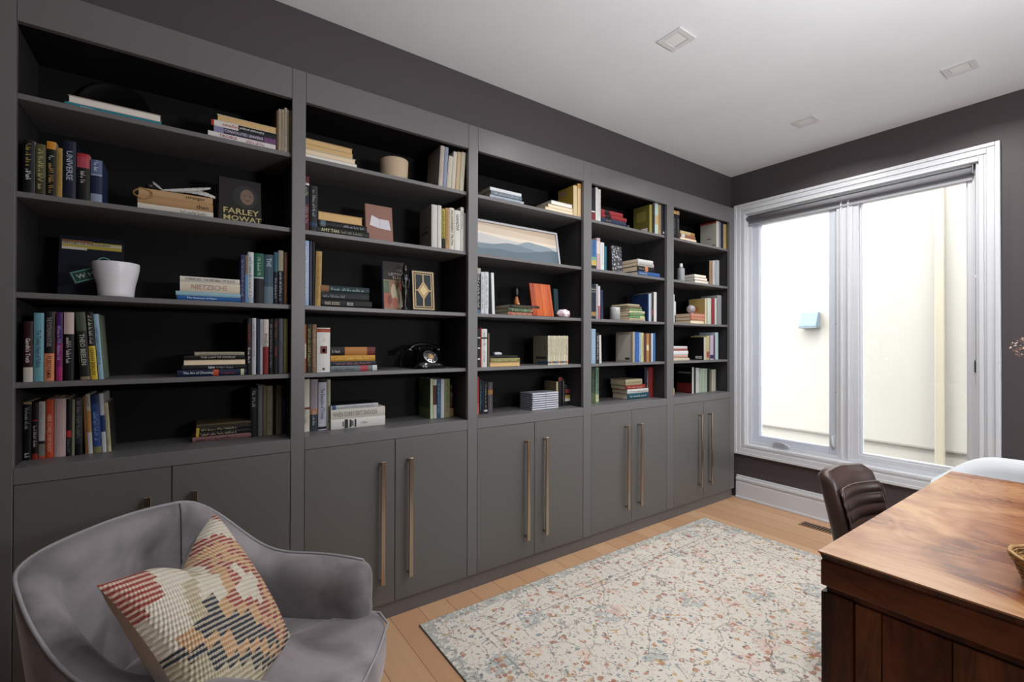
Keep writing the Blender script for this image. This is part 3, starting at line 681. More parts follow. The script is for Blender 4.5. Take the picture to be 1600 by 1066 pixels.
stack(1, 3, 'left', [
 (516.8, 589, 9, '#6f7a80', 'silver-grey paperback', B(t='~', tc='#2c3034', fr=(.5, .95), b=[(.2, .38, '#b83c48'), (0, .1, '#c9d0d2')])),
 (516.8, 587.6, 7, '#1f2a3c', 'dark navy slim paperback', B(t='~', tc='#b06c70')),
 (516.8, 586, 9, '#c98f24', 'golden yellow paperback', B(t='~', tc='#f0c45c', fr=(.15, .9))),
 (516.8, 586.6, 13, '#1a1413', 'black and orange thick paperback', B(b=[(.2, .7, '#b9742c'), (.02, .2, '#7c2418')], t='~', tc='#d8d0c8', fr=(.76, .97)))], s=.006)
upright(1, 4, 'left', [
 (472, 484.4, 592, '#d2ccb8', 'cream paperback with small red mark', B(t='~', tc='#9a8c74', fr=(.15, .45), b=[(.42, .46, '#8c2c34')])), (485.2, 497, 592.5, '#9c8f98', 'mauve and slate paperback', B(b=[(0, .32, '#3a4450'), (.32, .42, '#c07c58')], t='~', tc='#d8d4cc', fr=(.1, .38))),
 (497.8, 510.8, 592.5, '#c9c6d4', 'lilac-white paperback, black cap', B(t='The Execution of Trimmis', tc='#3c3c5c', fr=(.22, .82), b=[(.94, 1, '#151518'), (.02, .07, '#2c2c38')])), (511.2, 516.8, 593, '#b9b89c', 'pale sage slim paperback', B(t='~', tc='#6e7058'))], s=-.092)
stack(1, 4, 'left', [
 (517.4, 602, 15, '#dedad2', 'white hardback with black figures', B(patch=[(.55, .58, .8, '#2a2a2a'), (.60, .64, .55, '#6a6a6a'), (.64, .67, .8, '#333333'), (.70, .76, .9, '#3a3a3a'), (.77, .80, .5, '#777777')], t='~', tc='#a06a60', fr=(.3, .46))),
 (517.4, 601.7, 15, '#dcd5c8', 'thick white hardback', B(t="WHEN SORRY ISN'T ENOUGH", tc='#8c8078', fr=(.16, .97))),
 (517.4, 591, 6.5, '#c9ccd0', 'slim pale grey hardback', B(t='~', tc='#7c8088', b=[(.9, .98, '#3c5c94')], c2='#24262a'))], s=-.07)
upright(1, 4, 'right', [
 (672.6, 676.8, 592, '#c8cfae', 'white-green slim book, green cover', B(c2='#56704a', art=[(.05, .3, .72, .92, '#6c5a34'), (.0, 1, .0, .25, '#6e8a58')])), (677, 682.8, 593, '#cfc9b9', 'cream paperback with brown bar', B(b=[(.35, .85, '#5c2c24')])), (683.2, 688.8, 592.5, '#2c5c80', 'blue paperback', B(t='~', tc='#7aa4c4')),
 (689, 694.6, 592.5, '#d3cfd4', 'white paperback, pinkish spine', B()), (694.8, 703, 592, '#8c9a5c', 'sage and tan paperback', B(b=[(0, .4, '#a89c74')], t='~', tc='#5c5c38'))], s=-.10)
# ---- middle bay
stack(2, 0, 'left', [
 (764.5, 817.5, 5, '#aeb9c4', 'silvery blue booklet', B(t='~', tc='#6c7c90')), (766, 814.5, 7, '#6c7988', 'slate blue patterned book', B(t='~', tc='#b9c6d4')), (764.8, 813.8, 5, '#dfe1e4', 'white booklet', B())], s=.01)
stack(2, 0, 'right', [
 (851.7, 896.2, 5, '#dccfb8', 'cream-paged book', B(pg=1)), (856, 895.6, 6, '#e0d3bc', 'ivory-paged book', B(pg=1, c2='#b8a892')), (861, 894.4, 6, '#e3e3e8', 'white book', B(pg=1, pages='w', c2='#c9c9cf'))], s=.012)
upright(2, 0, 'right', [
 (898.6, 904.8, 291, '#d9bd8c', 'pale tan book with yellow cover', B(c2='#b08c28', pg=0, art=[(.12, .55, .74, .92, '#8a7a60')])), (905.2, 910.8, 288, '#c98c3c', 'orange-tan tall book', B(b=[(0, .85, '#d8b484')]))], s=.016)
upright(2, 2, 'left', [
 (744, 750.8, 419, '#22262a', 'thin black book with white title', B(t='~', tc='#c9c9c9', b=[(.88, 1, '#b0aca0'), (0, .08, '#4c6c90')])), (751.2, 756.6, 425, '#cdd0d4', 'white paperback with grey title', B(t='~', tc='#7c8088')), (757, 763.2, 425, '#d0d3d6', 'white paperback with grey capitals', B(t='~', tc='#74787e')),
 (768.8, 773.2, 426.4, '#dfe1e4', 'white leaning book, grey cover', B(l=-2, c2='#8d9096', art=[(.25, .8, .04, .14, '#26282c')]))], s=.006)
zt33 = stack(2, 2, 'left', [
 (793, 852, 5, '#a8583c', 'terracotta slim book', B(t='~', tc='#d8b4a0')), (793.8, 845, 6.5, '#44583c', 'green slim book with pale letters', B(t='~', tc='#b9d0a0', b=[(0, .35, '#7c4c38')])), (796, 842.5, 5, '#2a2422', 'dark multicolour slim book', B(t='~', tc='#8c7c4c'))], s=-.01)
upright(2, 3, 'left', [
 (743, 746, 512, '#c6c4c2', 'thin white booklet', B()), (746.3, 750.3, 513.6, '#1c1c1e', 'black book with white bands', B(b=[(.2, .23, '#ddd'), (.48, .51, '#ddd'), (.75, .78, '#ddd')])), (750.5, 752.3, 512, '#a8281f', 'thin red booklet', B()),
 (752.5, 761, 514, '#d6d5d0', 'thick white paperback', B(t='~', tc='#4c4c50', b=[(.74, .78, '#222')])), (761.6, 764.8, 520.7, '#6c5c50', 'thin brown booklet', B())], s=.006)
zt34 = stack(2, 3, 'left', [
 (765.4, 813, 7, '#c2a05c', 'gold-edged book', B(pg=1, pages='t')), (766, 812, 6, '#8c8448', 'olive book', B(t='~', tc='#cfc890')), (769, 809, 4, '#191a1e', 'thin black book', B())], s=.006)
upright(2, 3, 'right', [(856+i*4.0, 859.8+i*4.0, 524.7 + (.2*(i % 2)), ['#cfc6aa', '#c8bea0'][i % 2], 'cream volume of a matching set', B(t='~', tc='#8a8062', fr=(.3, .9), b=[(.06, .12, ['#3c6a8c', '#c8602c', '#3c4c6c'][i % 3])], c2='#8c8a72', art=[(.2, .9, .2, .28, '#2c3038'), (.3, 1, .04, .12, '#31567a')] if i == 0 else [])) for i in range(8)], s=.006)
upright(2, 4, 'left', [
 (743.5, 748.8, 589, '#b9352c', 'red paperback', B(b=[(0, .3, '#c85c44')])), (749, 754, 594, '#15181e', 'black paperback with blue title', B(t='~', tc='#5c7ca8')), (754.2, 756.2, 595, '#2c3a58', 'thin navy paperback', B()), (756.5, 762, 596, '#131316', 'black paperback with white dot', B(t='~', tc='#8c8c90', b=[(.07, .12, '#d8d4cc')])),
 (762.8, 770, 597, '#5c5058', 'brown-violet paperback with orange patch', B(t='~', tc='#8c8088', b=[(.6, .75, '#c07c2c')]))], s=-.085)
# ---- fourth bay
upright(3, 0, 'left', [
 (923, 930, 294, '#171a26', 'black hardback, red base', B(b=[(0, .22, '#8c1c28'), (.24, .28, '#d8d8d8')])), (930.3, 934, 293, '#d4d2ce', 'tall white paperback', B()), (934.2, 938.2, 296, '#dad8d6', 'white paperback with grey letters', B(t='~', tc='#8c8c90'))], s=.016)
stack(3, 0, 'left', [
 (939, 977.5, 8, '#27385c', 'thick navy hardback', B(b=[(.6, .85, '#1a1c24')], t='~', tc='#a4acc0', fr=(.62, .82))), (939, 978.5, 6, '#a4242c', 'red hardback', B(b=[(.62, .86, '#2c1418')])), (939, 972.5, 6.5, '#ab2a30', 'red hardback with black band', B(b=[(.62, .86, '#2c1418')]))], s=.01)
upright(3, 0, 'right', [
 (1018.6, 1022.6, 321, '#9c8c34', 'yellow-green book showing olive cover', B(c2='#6f6828', lab='#d8d4d0', art=[(.2, .8, .45, .8, '#81783a')])), (1022.9, 1026.6, 320, '#17171c', 'black paperback', B()), (1027, 1032.4, 319, '#b9cfc4', 'pale mint paperback', B(b=[(.3, .6, '#c9ac7c')])),
 (1032.7, 1036.6, 321, '#b08a4c', 'tan paperback', B(t='~', tc='#3c2c1c')), (1036.9, 1039.4, 322, '#222a48', 'slim navy paperback', B()), (1039.6, 1042, 322, '#1c2030', 'slim black-blue paperback', B(b=[(.05, .12, '#c9c9c9')]))], s=.018)
upright(3, 1, 'left', [
 (923, 931.8, 375.6, '#3c6ca4', 'blue landscape-spined paperback', B(b=[(.12, .3, '#c0a850'), (.3, .42, '#6ca48c'), (0, .12, '#1c2438')], t='~', tc='#1c2c5c', fr=(.5, .95))), (932, 937.6, 372, '#c0a0a4', 'dusty pink paperback', B(b=[(.5, .9, '#d8c8c8')])), (938, 943.8, 379, '#dadcd8', 'white paperback', B(t='~', tc='#9ab')), (944.2, 947.6, 385, '#1c6c84', 'slim teal paperback', B())], s=.012)
stack(3, 1, 'right', [
 (997, 1030.5, 6.5, '#2c5ca4', 'bright blue slim book', B(t='~', tc='#e0d8a0', fr=(.6, .95))), (996.3, 1022, 8, '#1b1b20', 'black book with orange patch', B(b=[(.4, .58, '#d07c4c')], t='~', tc='#9c9c9c', fr=(.62, .95))), (996, 1021, 6, '#b8b4ac', 'light grey book, tan cover', B(t='~', tc='#7c7c74', c2='#a8875c')), (996.3, 1020, 4.5, '#d8d8d6', 'thin white book', B())], s=.006)
upright(3, 2, 'left', [
 (923, 931, 445, '#1b2238', 'navy hardback, gold base', B(b=[(.08, .2, '#a07c3c'), (.85, .88, '#8c8c84'), (.78, .80, '#8c8c84')])), (931.4, 934, 444, '#a4a0a8', 'slim lavender paperback', B()), (934.3, 937.6, 447, '#b06464', 'slim rose paperback', B(b=[(.4, 1, '#cfcad0')])), (938, 942.6, 453.7, '#26325c', 'dark blue leaning paperback', B(l=-.8))], s=.010)
stack(3, 2, 'right', [
 (983, 1007.6, 3.8, '#b9a888', 'slim cream book', B(t='~', tc='#7c6c50')), (983, 1007, 3.8, '#5c8c4c', 'slim leaf-green book', B(b=[(0, .3, '#c8c48c')])), (982.6, 1006.6, 4, '#44763c', 'slim green book', B(t='~', tc='#d8d8a8')), (983, 1007, 3.8, '#c8bf9c', 'slim ivory book', B(t='~', tc='#5c7c4c')),
 (982.6, 1003, 3.6, '#6c8c50', 'slim moss-green book', B()), (982.4, 1002, 3.6, '#6c5c44', 'slim brown book', B()), (980, 999, 3.2, '#a89c7c', 'slim beige book', B(c2='#3a3028'))], s=.002)
upright(3, 2, 'right', [
 (1012.2, 1013.8, 459, '#2a4880', 'navy book showing its cover', B(c2='#1c3468')), (1014, 1016.6, 459, '#c0ccd8', 'thin pale blue book', B()), (1016.8, 1018.4, 458, '#8c8c8c', 'thin grey book', B()), (1018.6, 1021.2, 457, '#2c1c20', 'thin black and red book', B(b=[(.2, .4, '#8c2c34')])), (1021.5, 1026, 456.6, '#d4d2ce', 'white slim book', B())], s=.010)
upright(3, 3, 'left', [
 (923, 930.6, 514, '#86a8c0', 'light blue hardback', B(t='~', tc='#b8ccdc')), (931, 935.8, 520, '#1c1c1e', 'black paperback with white marks', B(t='~', tc='#c8c4b0')), (936.6, 940, 523.6, '#cfccc8', 'white leaning booklet', B(l=-.9))], s=.012)
upright(3, 3, 'right', [
 (986.8, 988.4, 520.5, '#5c4838', 'brown-edged book with pale back cover', B(c2='#a49c8c', art=[(.12, .92, .06, .94, '#b9b4a8'), (.6, .88, .08, .16, '#333')])), (988.6, 991.9, 518.7, '#a89c84', 'beige paperback', B()), (992.2, 998.6, 519, '#2c5cac', 'bright blue paperback', B(t='~', tc='#6c9cdc')), (998.8, 1001.5, 519.5, '#8cacb8', 'light teal paperback', B()), (1001.7, 1005.6, 520, '#c8bc84', 'pale yellow paperback', B(t='~', tc='#5c6c8c')),
 (1006, 1010, 521, '#5c3420', 'dark brown paperback', B()), (1010.2, 1014, 521, '#b8783c', 'orange-tan paperback', B(b=[(.4, .6, '#e0c8a0')])), (1014.2, 1017.4, 521, '#6c4424', 'mid brown paperback', B()), (1017.6, 1020.2, 521, '#c0ccd8', 'slim pale paperback', B()), (1020.4, 1024, 520.5, '#3464a0', 'slim blue paperback', B())], s=.008)
upright(3, 4, 'left', [
 (923, 930.6, 574, '#2c3c2c', 'dark green patterned hardback', B(t='~', tc='#6c8c5c', b=[(0, .3, '#4c5c34')])), (930.9, 935.6, 574, '#6c8c70', 'pale green patterned hardback', B(t='~', tc='#26382c', b=[(.05, .25, '#c0c890')]))], s=-.06)
stack(3, 4, 'right', [
 (980.6, 1013.6, 9, '#1c5468', 'teal hardback with white letters', B(t='~', tc='#d8dcd8')), (980, 1012.6, 6.5, '#d4d2cc', 'white book', B(t='~', tc='#8c8c8c')), (978, 1008, 6.5, '#b0362c', 'red book', B(t='~', tc='#e0b8a0')), (977, 1003, 9, '#b8ac84', 'beige-gold book', B(t='~', tc='#7c7050'))], s=-.07)
upright(3, 4, 'right', [
 (1014.9, 1017.3, 574, '#1c2444', 'dark navy hardback', B(c2='#141c38')), (1017.5, 1020.2, 574, '#17171a', 'black hardback with white specks', B(t='~', tc='#c9c9c4')), (1020.4, 1028.3, 574, '#8c2420', 'brick-red hardback', B(t='~', tc='#a83c30'))], s=-.08)
# ---- rightmost bay
upright(4, 0, 'left', [
 (1051, 1056.4, 328, '#15171c', 'black paperback, yellow head', B(b=[(.86, .97, '#c89c34')], t='~', tc='#9a9a9c', fr=(.1, .7))), (1056.7, 1061.6, 328.8, '#191a20', 'black paperback, tan head', B(b=[(.84, .97, '#b0805c')], t='~', tc='#8c8c90', fr=(.1, .7)))], s=.014)
stack(4, 0, 'left', [
 (1063, 1088, 4, '#d0bc94', 'cream-paged book', B(pg=1)), (1063, 1086, 5, '#9c6048', 'brown book with pale patch', B(b=[(.72, .94, '#d8d8d8')])), (1062.6, 1085, 5, '#c8b47c', 'pale yellow book', B(b=[(0, .3, '#b07c40')]))], s=.010)
upright(4, 0, 'right', [
 (1120.3, 1124, 346, '#cfcabf', 'white book showing pale cover, red top', B(c2='#b8b8a8', art=[(0, 1, .93, 1, '#8c2c24'), (.4, .66, .33, .37, '#6c3428'), (.66, .95, .06, .1, '#444')])), (1124.3, 1127, 347, '#8c8c94', 'thin grey paperback', B()), (1127.2, 1131, 348, '#262c48', 'navy paperback', B()), (1131.3, 1136.4, 351, '#b89c5c', 'gold-tan paperback', B(t='~', tc='#7c6434'))], s=.014)
stack(4, 1, 'left', [
 (1086, 1107.6, 4.5, '#d8d2c8', 'white-paged book', B(pg=1, pages='w', c2='#b08a64')), (1085.6, 1105.5, 4.5, '#dcd6cc', 'ivory-paged book', B(pg=1, pages='w', c2='#b08a64')), (1085, 1103, 4, '#d8d4cc', 'slim white book, tan cover', B(pg=1, pages='w', c2='#ad855c'))], s=.010)
upright(4, 1, 'right', [
 (1108.3, 1113.4, 407.5, '#9c7c5c', 'tan-patterned book with black cover', B(c2='#121214', t='~', tc='#3c2c24')), (1113.7, 1118, 407.5, '#bcbcc0', 'pale grey paperback', B(t='~', tc='#7c7c80')), (1118.5, 1123.8, 406.8, '#a4a8ac', 'cool grey paperback', B(t='~', tc='#cfd2d4'))], s=.014)
upright(4, 2, 'left', [(1050.6, 1053.8, 460, '#d8d8d4', 'thin white booklet', B()), (1054, 1056, 471, '#c8ccd0', 'thin short white and navy booklet', B(b=[(0, .35, '#26344c')]))], s=.012, d=.1)
zt53 = stack(4, 2, 'left', [
 (1079.3, 1103.5, 5, '#d0bc94', 'cream-paged book', B(pg=1)), (1079, 1102.8, 5, '#c86c4c', 'salmon orange book', B(t='~', tc='#e8c0a0')), (1079, 1102, 5.5, '#cf7c64', 'pinkish orange book', B(t='~', tc='#e8c8b0'))], s=.000)
upright(4, 2, 'right', [
 (1102, 1105, 466.5, '#cfc09c', 'cream book showing yellow-tan cover', B(c2='#b89c54', art=[(.3, .6, .5, .7, '#b06c3c')], ds=-.004)), (1105.4, 1111.2, 466, '#c4ccb8', 'pale green-white paperback', B()), (1111.6, 1116.4, 466, '#9c2c30', 'crimson paperback', B()), (1116.8, 1120, 466, '#c8c8c4', 'thin white paperback', B()), (1120.6, 1127.2, 461.6, '#8c8c90', 'mid grey paperback', B())], s=.010)
stack(4, 3, 'left', [
 (1052, 1077, 4, '#cfc4a8', 'cream book with dark corner', B()), (1052, 1074.4, 5, '#c09080', 'dusty pink book', B()), (1052, 1074.8, 6.5, '#d8d8d8', 'thick white book', B()), (1052, 1074, 3.2, '#9c4840', 'thin brick-red book', B()), (1052, 1073.5, 4, '#d0ccc8', 'thin white book', B())], s=.006)
upright(4, 3, 'right', [
 (1099.7, 1103.8, 527, '#b9b4a4', 'off-white book with black cover', B(c2='#101012', lab='#a8a8a8')), (1104, 1108.4, 525, '#b9ac6c', 'yellow-green paperback', B(b=[(.1, .35, '#a04c34')])), (1109.6, 1114.8, 524, '#b8a8bc', 'lilac paperback, navy base', B(b=[(.05, .2, '#263468')])), (1115, 1117.2, 524, '#5c3c4c', 'thin plum paperback', B()), (1117.5, 1122.3, 519.5, '#a4bcc4', 'pale aqua tall paperback', B())], s=.010)
upright(4, 4, 'right', [
 (1081.2, 1084, 574, '#d0ccc4', 'white-spined book, red-black cover', B(c2='#16100f', art=[(.05, .95, .02, .38, '#6c1c18'), (.1, .9, .75, .82, '#6c6c6c')])), (1084.4, 1087, 575, '#2c2c30', 'thin black book', B()), (1087.4, 1092.6, 575, '#c4c4be', 'light grey book', B()), (1093, 1097, 576, '#a4b49c', 'pale green volume', B()), (1097.2, 1101.2, 576, '#aab8a2', 'pale green volume, second', B()), (1101.4, 1105, 576, '#a2b29a', 'pale green volume, third', B()), (1105.4, 1108.6, 575, '#26262a', 'thin charcoal book', B()), (1111.8, 1118.3, 577.5, '#b4ac98', 'stone-coloured book', B())], s=-.06)

# ------------------------------------------------------------------ books shown face on, and ornaments on the shelves
def face_book(bay, row, pxl, pxr, pyt, xb, tilt, t, c, label, prints, texts=(), c2=None, yaw=0.0, name='book', pages=True, cat='book', hard=1):
    z0 = ROWZ[row] + .0006; ti = math.radians(tilt)
    ya = on_x(xb, pxl, 500).y; yb = on_x(xb, pxr, 500).y; d = yb-ya
    xt = xb
    for _ in range(3):
        zt = on_x(xt, (pxl+pxr)/2, pyt).z; h = (zt-z0)/math.cos(ti); xt = xb - h*math.sin(ti)
    M = Matrix.Rotation(yaw, 4, 'Z') @ Matrix.Rotation(-ti, 4, 'Y') @ Matrix.Rotation(-math.pi/2, 4, 'Z')
    loc = Vector((xb, ya, z0 + math.sin(ti)*t/2))
    r = make_book(loc, M.to_euler(), t, h, d, c2 or c, '', label, B(c2=c, hard=hard), None)
    e = t/2+.0006
    if prints:
        mb = MB()
        for k, (pts, cc) in enumerate(prints):
            mb.quad([(-u*d, e+k*.00015, v*h) for u, v in pts], mat(cc, .5) if isinstance(cc, str) else cc)
        mb.build('cover_print', None, r, recalc=False)
    if texts:
        mb = MB()
        for (txt, u, v, w, hh, cc) in texts:
            text_on(mb, txt, (-u*d, e+.0018, v*h), (-1, 0, 0), (0, 0, 1), w*d, hh*h, mat(cc, .5), bold=True)
        mb.build('cover_lettering', None, r, recalc=False)
    return r, d, h, e
def rect(u0, u1, v0, v1): return [(u0, v0), (u1, v0), (u1, v1), (u0, v1)]
def ellipse_pts(cx, cy, rx, ry, n=16, a0=0): return [(cx+rx*math.cos(a0+2*math.pi*k/n), cy+ry*math.sin(a0+2*math.pi*k/n)) for k in range(n)]
face_book(0, 1, 341, 407, 284, -.03, 9, .03, '#2a2724', 'dark hardback facing out with a hooded portrait and gold title', [
    (ellipse_pts(.62, .60, .30, .27), '#131110'), (ellipse_pts(.66, .60, .165, .185), '#6c5646'), (ellipse_pts(.60, .63, .022, .01), '#1c1512'), (ellipse_pts(.73, .63, .022, .01), '#1c1512'), (ellipse_pts(.665, .52, .045, .012), '#3c241c'), (ellipse_pts(.67, .575, .02, .03), '#7c6453')],
    [('FARLEY', .52, .235, .84, .13, '#b5a66c'), ('MOWAT', .55, .07, .9, .12, '#b5a66c')], c2='#4c1418')
face_book(0, 2, 91, 192, 374, -.155, 7, .035, '#10182c', 'large navy hardback behind the white pot, with a yellow and white title strip', [
    (rect(.04, .97, .80, .915), '#b7a440'), (rect(.04, .5, .895, .93), '#8c5c34'), (rect(.04, .97, .855, .895), '#c9c3ac'), (rect(.04, .42, .775, .815), '#cbc8bc')],
    [('HISTORY OF PHILOSOPHY', .42, .875, .74, .035, '#15130f')])
# white pot
yp = on_x(-.03, 182, 440).y; zp = ROWZ[2]+.0006
pot = tag(empty('plant_pot', (-.028, yp, zp)), 'empty white tapered ceramic pot on the middle shelf of the leftmost bay', 'pot')
M_pot = mat('#dcdce2', .35); pot.scale = (.74, .70, .86)
MB().lathe([(.0, 0), (.068, 0), (.0715, .004), (.073, .02), (.0765, .05), (.086, .085), (.0935, .12), (.0945, .138), (.0935, .142), (.090, .142), (.088, .135), (.078, .07), (.066, .02), (.0, .018)], n=56).build('pot_body', M_pot, pot)
MB().lathe([(.0, .10), (.083, .102), (.0, .104)], n=32).build('soil', mat('#1d1612', .9), pot)
sg = tag(empty('sign_plaque', (-.045, yp-.062, zp+.085), (math.radians(-17), 0, 0)), 'small dark green plaque with pale teal border leaning behind the white pot', 'sign')
sg.rotation_euler = (math.radians(22), 0, 0); sg.scale = (1, .85, .85)
MB().box(-.004, 0, -.075, .075, -.026, .026).build('plate', mat('#14352c', .5), sg, bevel=.004)
mb = MB(); ring(mb, -.070, .070, -.022, .022, .003, 0, .0008)
bmesh.ops.transform(mb.bm, matrix=Matrix(((0, 1, 0, 0), (1, 0, 0, 0), (0, 0, 1, 0), (0, 0, 0, 1))), verts=mb.bm.verts[:])
mb.build('border', mat('#5f9c8c', .5), sg)
mb = MB(); text_on(mb, 'W H', (.0012, -.030, 0), (0, 1, 0), (0, 0, 1), .055, .018, mat('#a9bdb4', .5), bold=True); mb.build('plaque_lettering', None, sg)
MB().tube([(-.002, .045+.022*math.cos(a), .03+.022*math.sin(a)) for a in [math.pi*k/10 for k in range(11)]], .0018, n=6).build('hanging_loop', mat('#6fa596', .5), sg)
# black tray leaning at the back of the top shelf
tr = tag(MB().lathe([(.0, 0), (.110, 0), (.118, .004), (.120, .010), (.117, .011), (.110, .006), (.0, .006)], n=64, mtx=Matrix.Rotation(math.radians(79), 4, 'Y')).build('round_tray', mat('#0e0e10', .3)), 'black round tray leaning behind the large flat books on the top shelf', 'tray'); tr.scale = (.93, .93, .93)
tr.location = (-.233, on_x(-.23, 181, 160).y, ROWZ[0]+.1120)
# feather, bead, twine on the kraft books
yf = on_x(.0, 240, 310).y; zf = zt12
M_feather = mat('#bdbbb8', .8)
def feather(name, pts, w, label):
    mb = MB(); pts = [Vector(p) for p in pts]; n = len(pts)
    for k in range(n-1):
        d = (pts[k+1]-pts[k]).normalized(); s_ = Vector((0, 0, 1)).cross(d).normalized()*.4 + Vector((0, 0, 1))*.9
        f0 = w*math.sin(math.pi*min(1, (k+.3)/n))**.6; f1 = w*math.sin(math.pi*min(1, (k+1.3)/n))**.6
        a, b = pts[k], pts[k+1]
        mb.quad([a, a+s_*f0+d*.006, b+s_*f1+d*.004, b], None); mb.quad([a, b, b-s_*f1*.7+d*.004, a-s_*f0*.7+d*.006], None)
    mb.build('vane', M_feather, r_ := tag(empty(name, (0, 0, 0)), label, 'feather'), recalc=False)
    MB().tube(pts, .0011, n=6).build('quill', mat('#d8d2c4', .5), r_)
    return r_
p0 = Vector((-.02, yf+.02, zf+.008))
feather('feather', [p0 + Vector((0, .022*k, .003*k + .0003*k*k)) for k in range(8)], .010, 'white feather rising to the right on the kraft-brown books')
feather('feather', [p0 + Vector((-.005, .02*k+.03, .012*math.sin(k*.42)+.002)) for k in range(8)], .013, 'white feather lying low to the right on the kraft-brown books')
feather('feather', [p0 + Vector((-.01, -.008*k+.01, .006*k)) for k in range(5)], .007, 'short pale feather pointing left beside the black bead')
tag(MB().lathe([(.001, -.012), (.009, -.009), (.0135, -.003), (.0135, .003), (.009, .009), (.001, .012)], n=20).build('bead', mat('#0d0e14', .25)), 'black round bead on top of the kraft-brown books', 'bead').location = (-.01, yf-.012, zf+.0125)
tw = []
for k in range(60):
    a = 2*math.pi*k/29; tw.append((.010+.002*math.sin(k), yf-.03+.024*math.cos(a)+.004*math.sin(k*.7), zf-.022+.020*math.sin(a)))
tag(MB().tube(tw, .0010, n=5).build('twine', mat('#9c7a48', .9)), 'loops of brown twine hanging over the kraft-brown books', 'twine')

# ribbed cream candle holder on the top shelf, second bay
yc = on_x(-.06, 616, 260).y
cv = tag(empty('woven_holder', (-.06, yc, ROWZ[0]+.0006)), 'cream ribbed round holder on the top shelf of the second bay', 'holder')
prof = [(0, 0)] + [(.056 + .004*(k/20) + (.0011 if k % 2 else 0), .002+.005*k) for k in range(21)] + [(.054, .105), (0, .105)]
rb = NT('ribbed_cream', .8); w = rb.node('TexWave', {'bands_direction': 'Z'}, Vector=rb.coords(), Scale=60.0, Distortion=2.0, Detail=2.0); rb.color(rb.mix(w.outputs[0], '#a68f74', '#c9b39a'))
MB().lathe(prof, n=48).build('woven_body', rb.m, cv); cv.scale = (1.13, 1.13, 1)
# pink book face on with printed open book
face_book(1, 1, 571, 613, 323, -.03, 7, .018, '#9c6c5c', 'dusty pink book facing out with a printed white open book', [
    ([(.14, .42), (.50, .36), (.50, .62), (.22, .70)], '#c9c6cc'), ([(.50, .36), (.92, .34), (.86, .62), (.50, .62)], '#c4c1c8'), ([(.495, .36), (.505, .36), (.505, .62), (.495, .62)], '#8c8088'), (rect(.14, .9, .24, .245), '#7c5448'), (rect(.14, .9, .12, .125), '#7c5448')])
face_book(1, 2, 599, 633, 411, -.055, 6, .024, '#2a1c17', 'tall book facing out with white title over a colourful crowd scene', [
    (rect(0, 1, 0, .62), '#8c6c4c'), (rect(0, .25, .3, .6), '#4c5c38'), (rect(.0, .3, .04, .34), '#9c5434'), (ellipse_pts(.45, .38, .12, .16), '#c9b898'), (ellipse_pts(.75, .25, .2, .24), '#d0c4a8'), (ellipse_pts(.8, .48, .09, .11), '#a04438'), (ellipse_pts(.5, .14, .14, .12), '#a85c40'), (ellipse_pts(.25, .2, .1, .1), '#7c2c20')],
    [('TO', .72, .82, .25, .05, '#8c7c74'), ('LISTEN', .55, .74, .74, .06, '#9c8c84'), ('THIS', .6, .66, .6, .06, '#a8988c')], c2='#5c6c94')
# gilt book
gb, gd, gh, ge = face_book(1, 2, 643, 677.5, 425, .0, 5, .030, '#1a2c38', 'gilt-framed dark blue book facing out with a gold diamond', [])
gold = mat('#a08a62', .5, .2); mb = MB()
def gq(u0, u1, v0, v1, k=0): mb.box(-u1*gd, -u0*gd, ge, ge+.0008+k*.0003, v0*gh, v1*gh, gold)
for (a, b, c, d) in ((.02, .08, .02, .98), (.92, .98, .02, .98), (.08, .92, .02, .055), (.08, .92, .945, .98), (.12, .16, .08, .92), (.84, .88, .08, .92), (.16, .84, .08, .10), (.16, .84, .90, .92), (.47, .53, .10, .30), (.47, .53, .70, .90), (.16, .26, .485, .515), (.74, .84, .485, .515)): gq(a, b, c, d)
mb.build('gilt_border', None, gb)
mb = MB(); mb.quad([(-u*gd, ge+.0012, v*gh) for u, v in ((.5, .26), (.78, .5), (.5, .74), (.22, .5))], gold); mb.quad([(-u*gd, ge+.0016, v*gh) for u, v in ((.5, .33), (.71, .5), (.5, .67), (.29, .5))], mat('#8c6c34', .5, .2))
mb.quad([(-u*gd, ge+.0019, v*gh) for u, v in ((.5, .36), (.68, .5), (.5, .64), (.32, .5))], mat('#b8a478', .5, .2)); mb.build('gilt_diamond', None, gb, recalc=False)
# slim black carved figure
yk = on_x(-.03, 632.5, 450).y
fg = tag(empty('carved_figure', (-.006, on_x(-.006, 632.5, 450).y, ROWZ[2]+.0006)), 'slim black carved figure between the crowd-scene book and the gilt book', 'figurine')
M_blk = mat('#0b0b0d', .3)
MB().lathe([(0, 0), (.019, 0), (.020, .006), (.014, .012), (.010, .02), (.011, .05), (.016, .075), (.017, .095), (.015, .115), (.011, .13), (.015, .150), (.0175, .165), (.015, .176), (.006, .182), (0, .182)], n=20).build('body', M_blk, fg)
MB().lathe([(0, .180), (.006, .182), (.0105, .192), (.0115, .205), (.009, .220), (.004, .228), (0, .229)], n=20).build('head', M_blk, fg)
mb = MB(); mb.tube([(.010, -.011, .166), (.0185, -.003, .148), (.0195, 0, .142), (.0185, .003, .148), (.010, .011, .166)], .0012, n=6); mb.tube([(.008, -.0105, .162), (.0165, 0, .150), (.008, .0105, .162)], .0009, n=6); mb.build('necklace', mat('#9ca0a8', .4), fg)
for s_ in (-1, 1):
    MB().tube([(.004, s_*.014, .168), (.010, s_*.018, .14), (.014, s_*.013, .112), (.016, s_*.004, .108)], [.005, .0045, .004, .0035], n=8).build('arm', M_blk, fg)
MB().box(.008, .0125, -.003, .003, .198, .201).build('face_mark', mat('#a8a8ac', .4), fg)
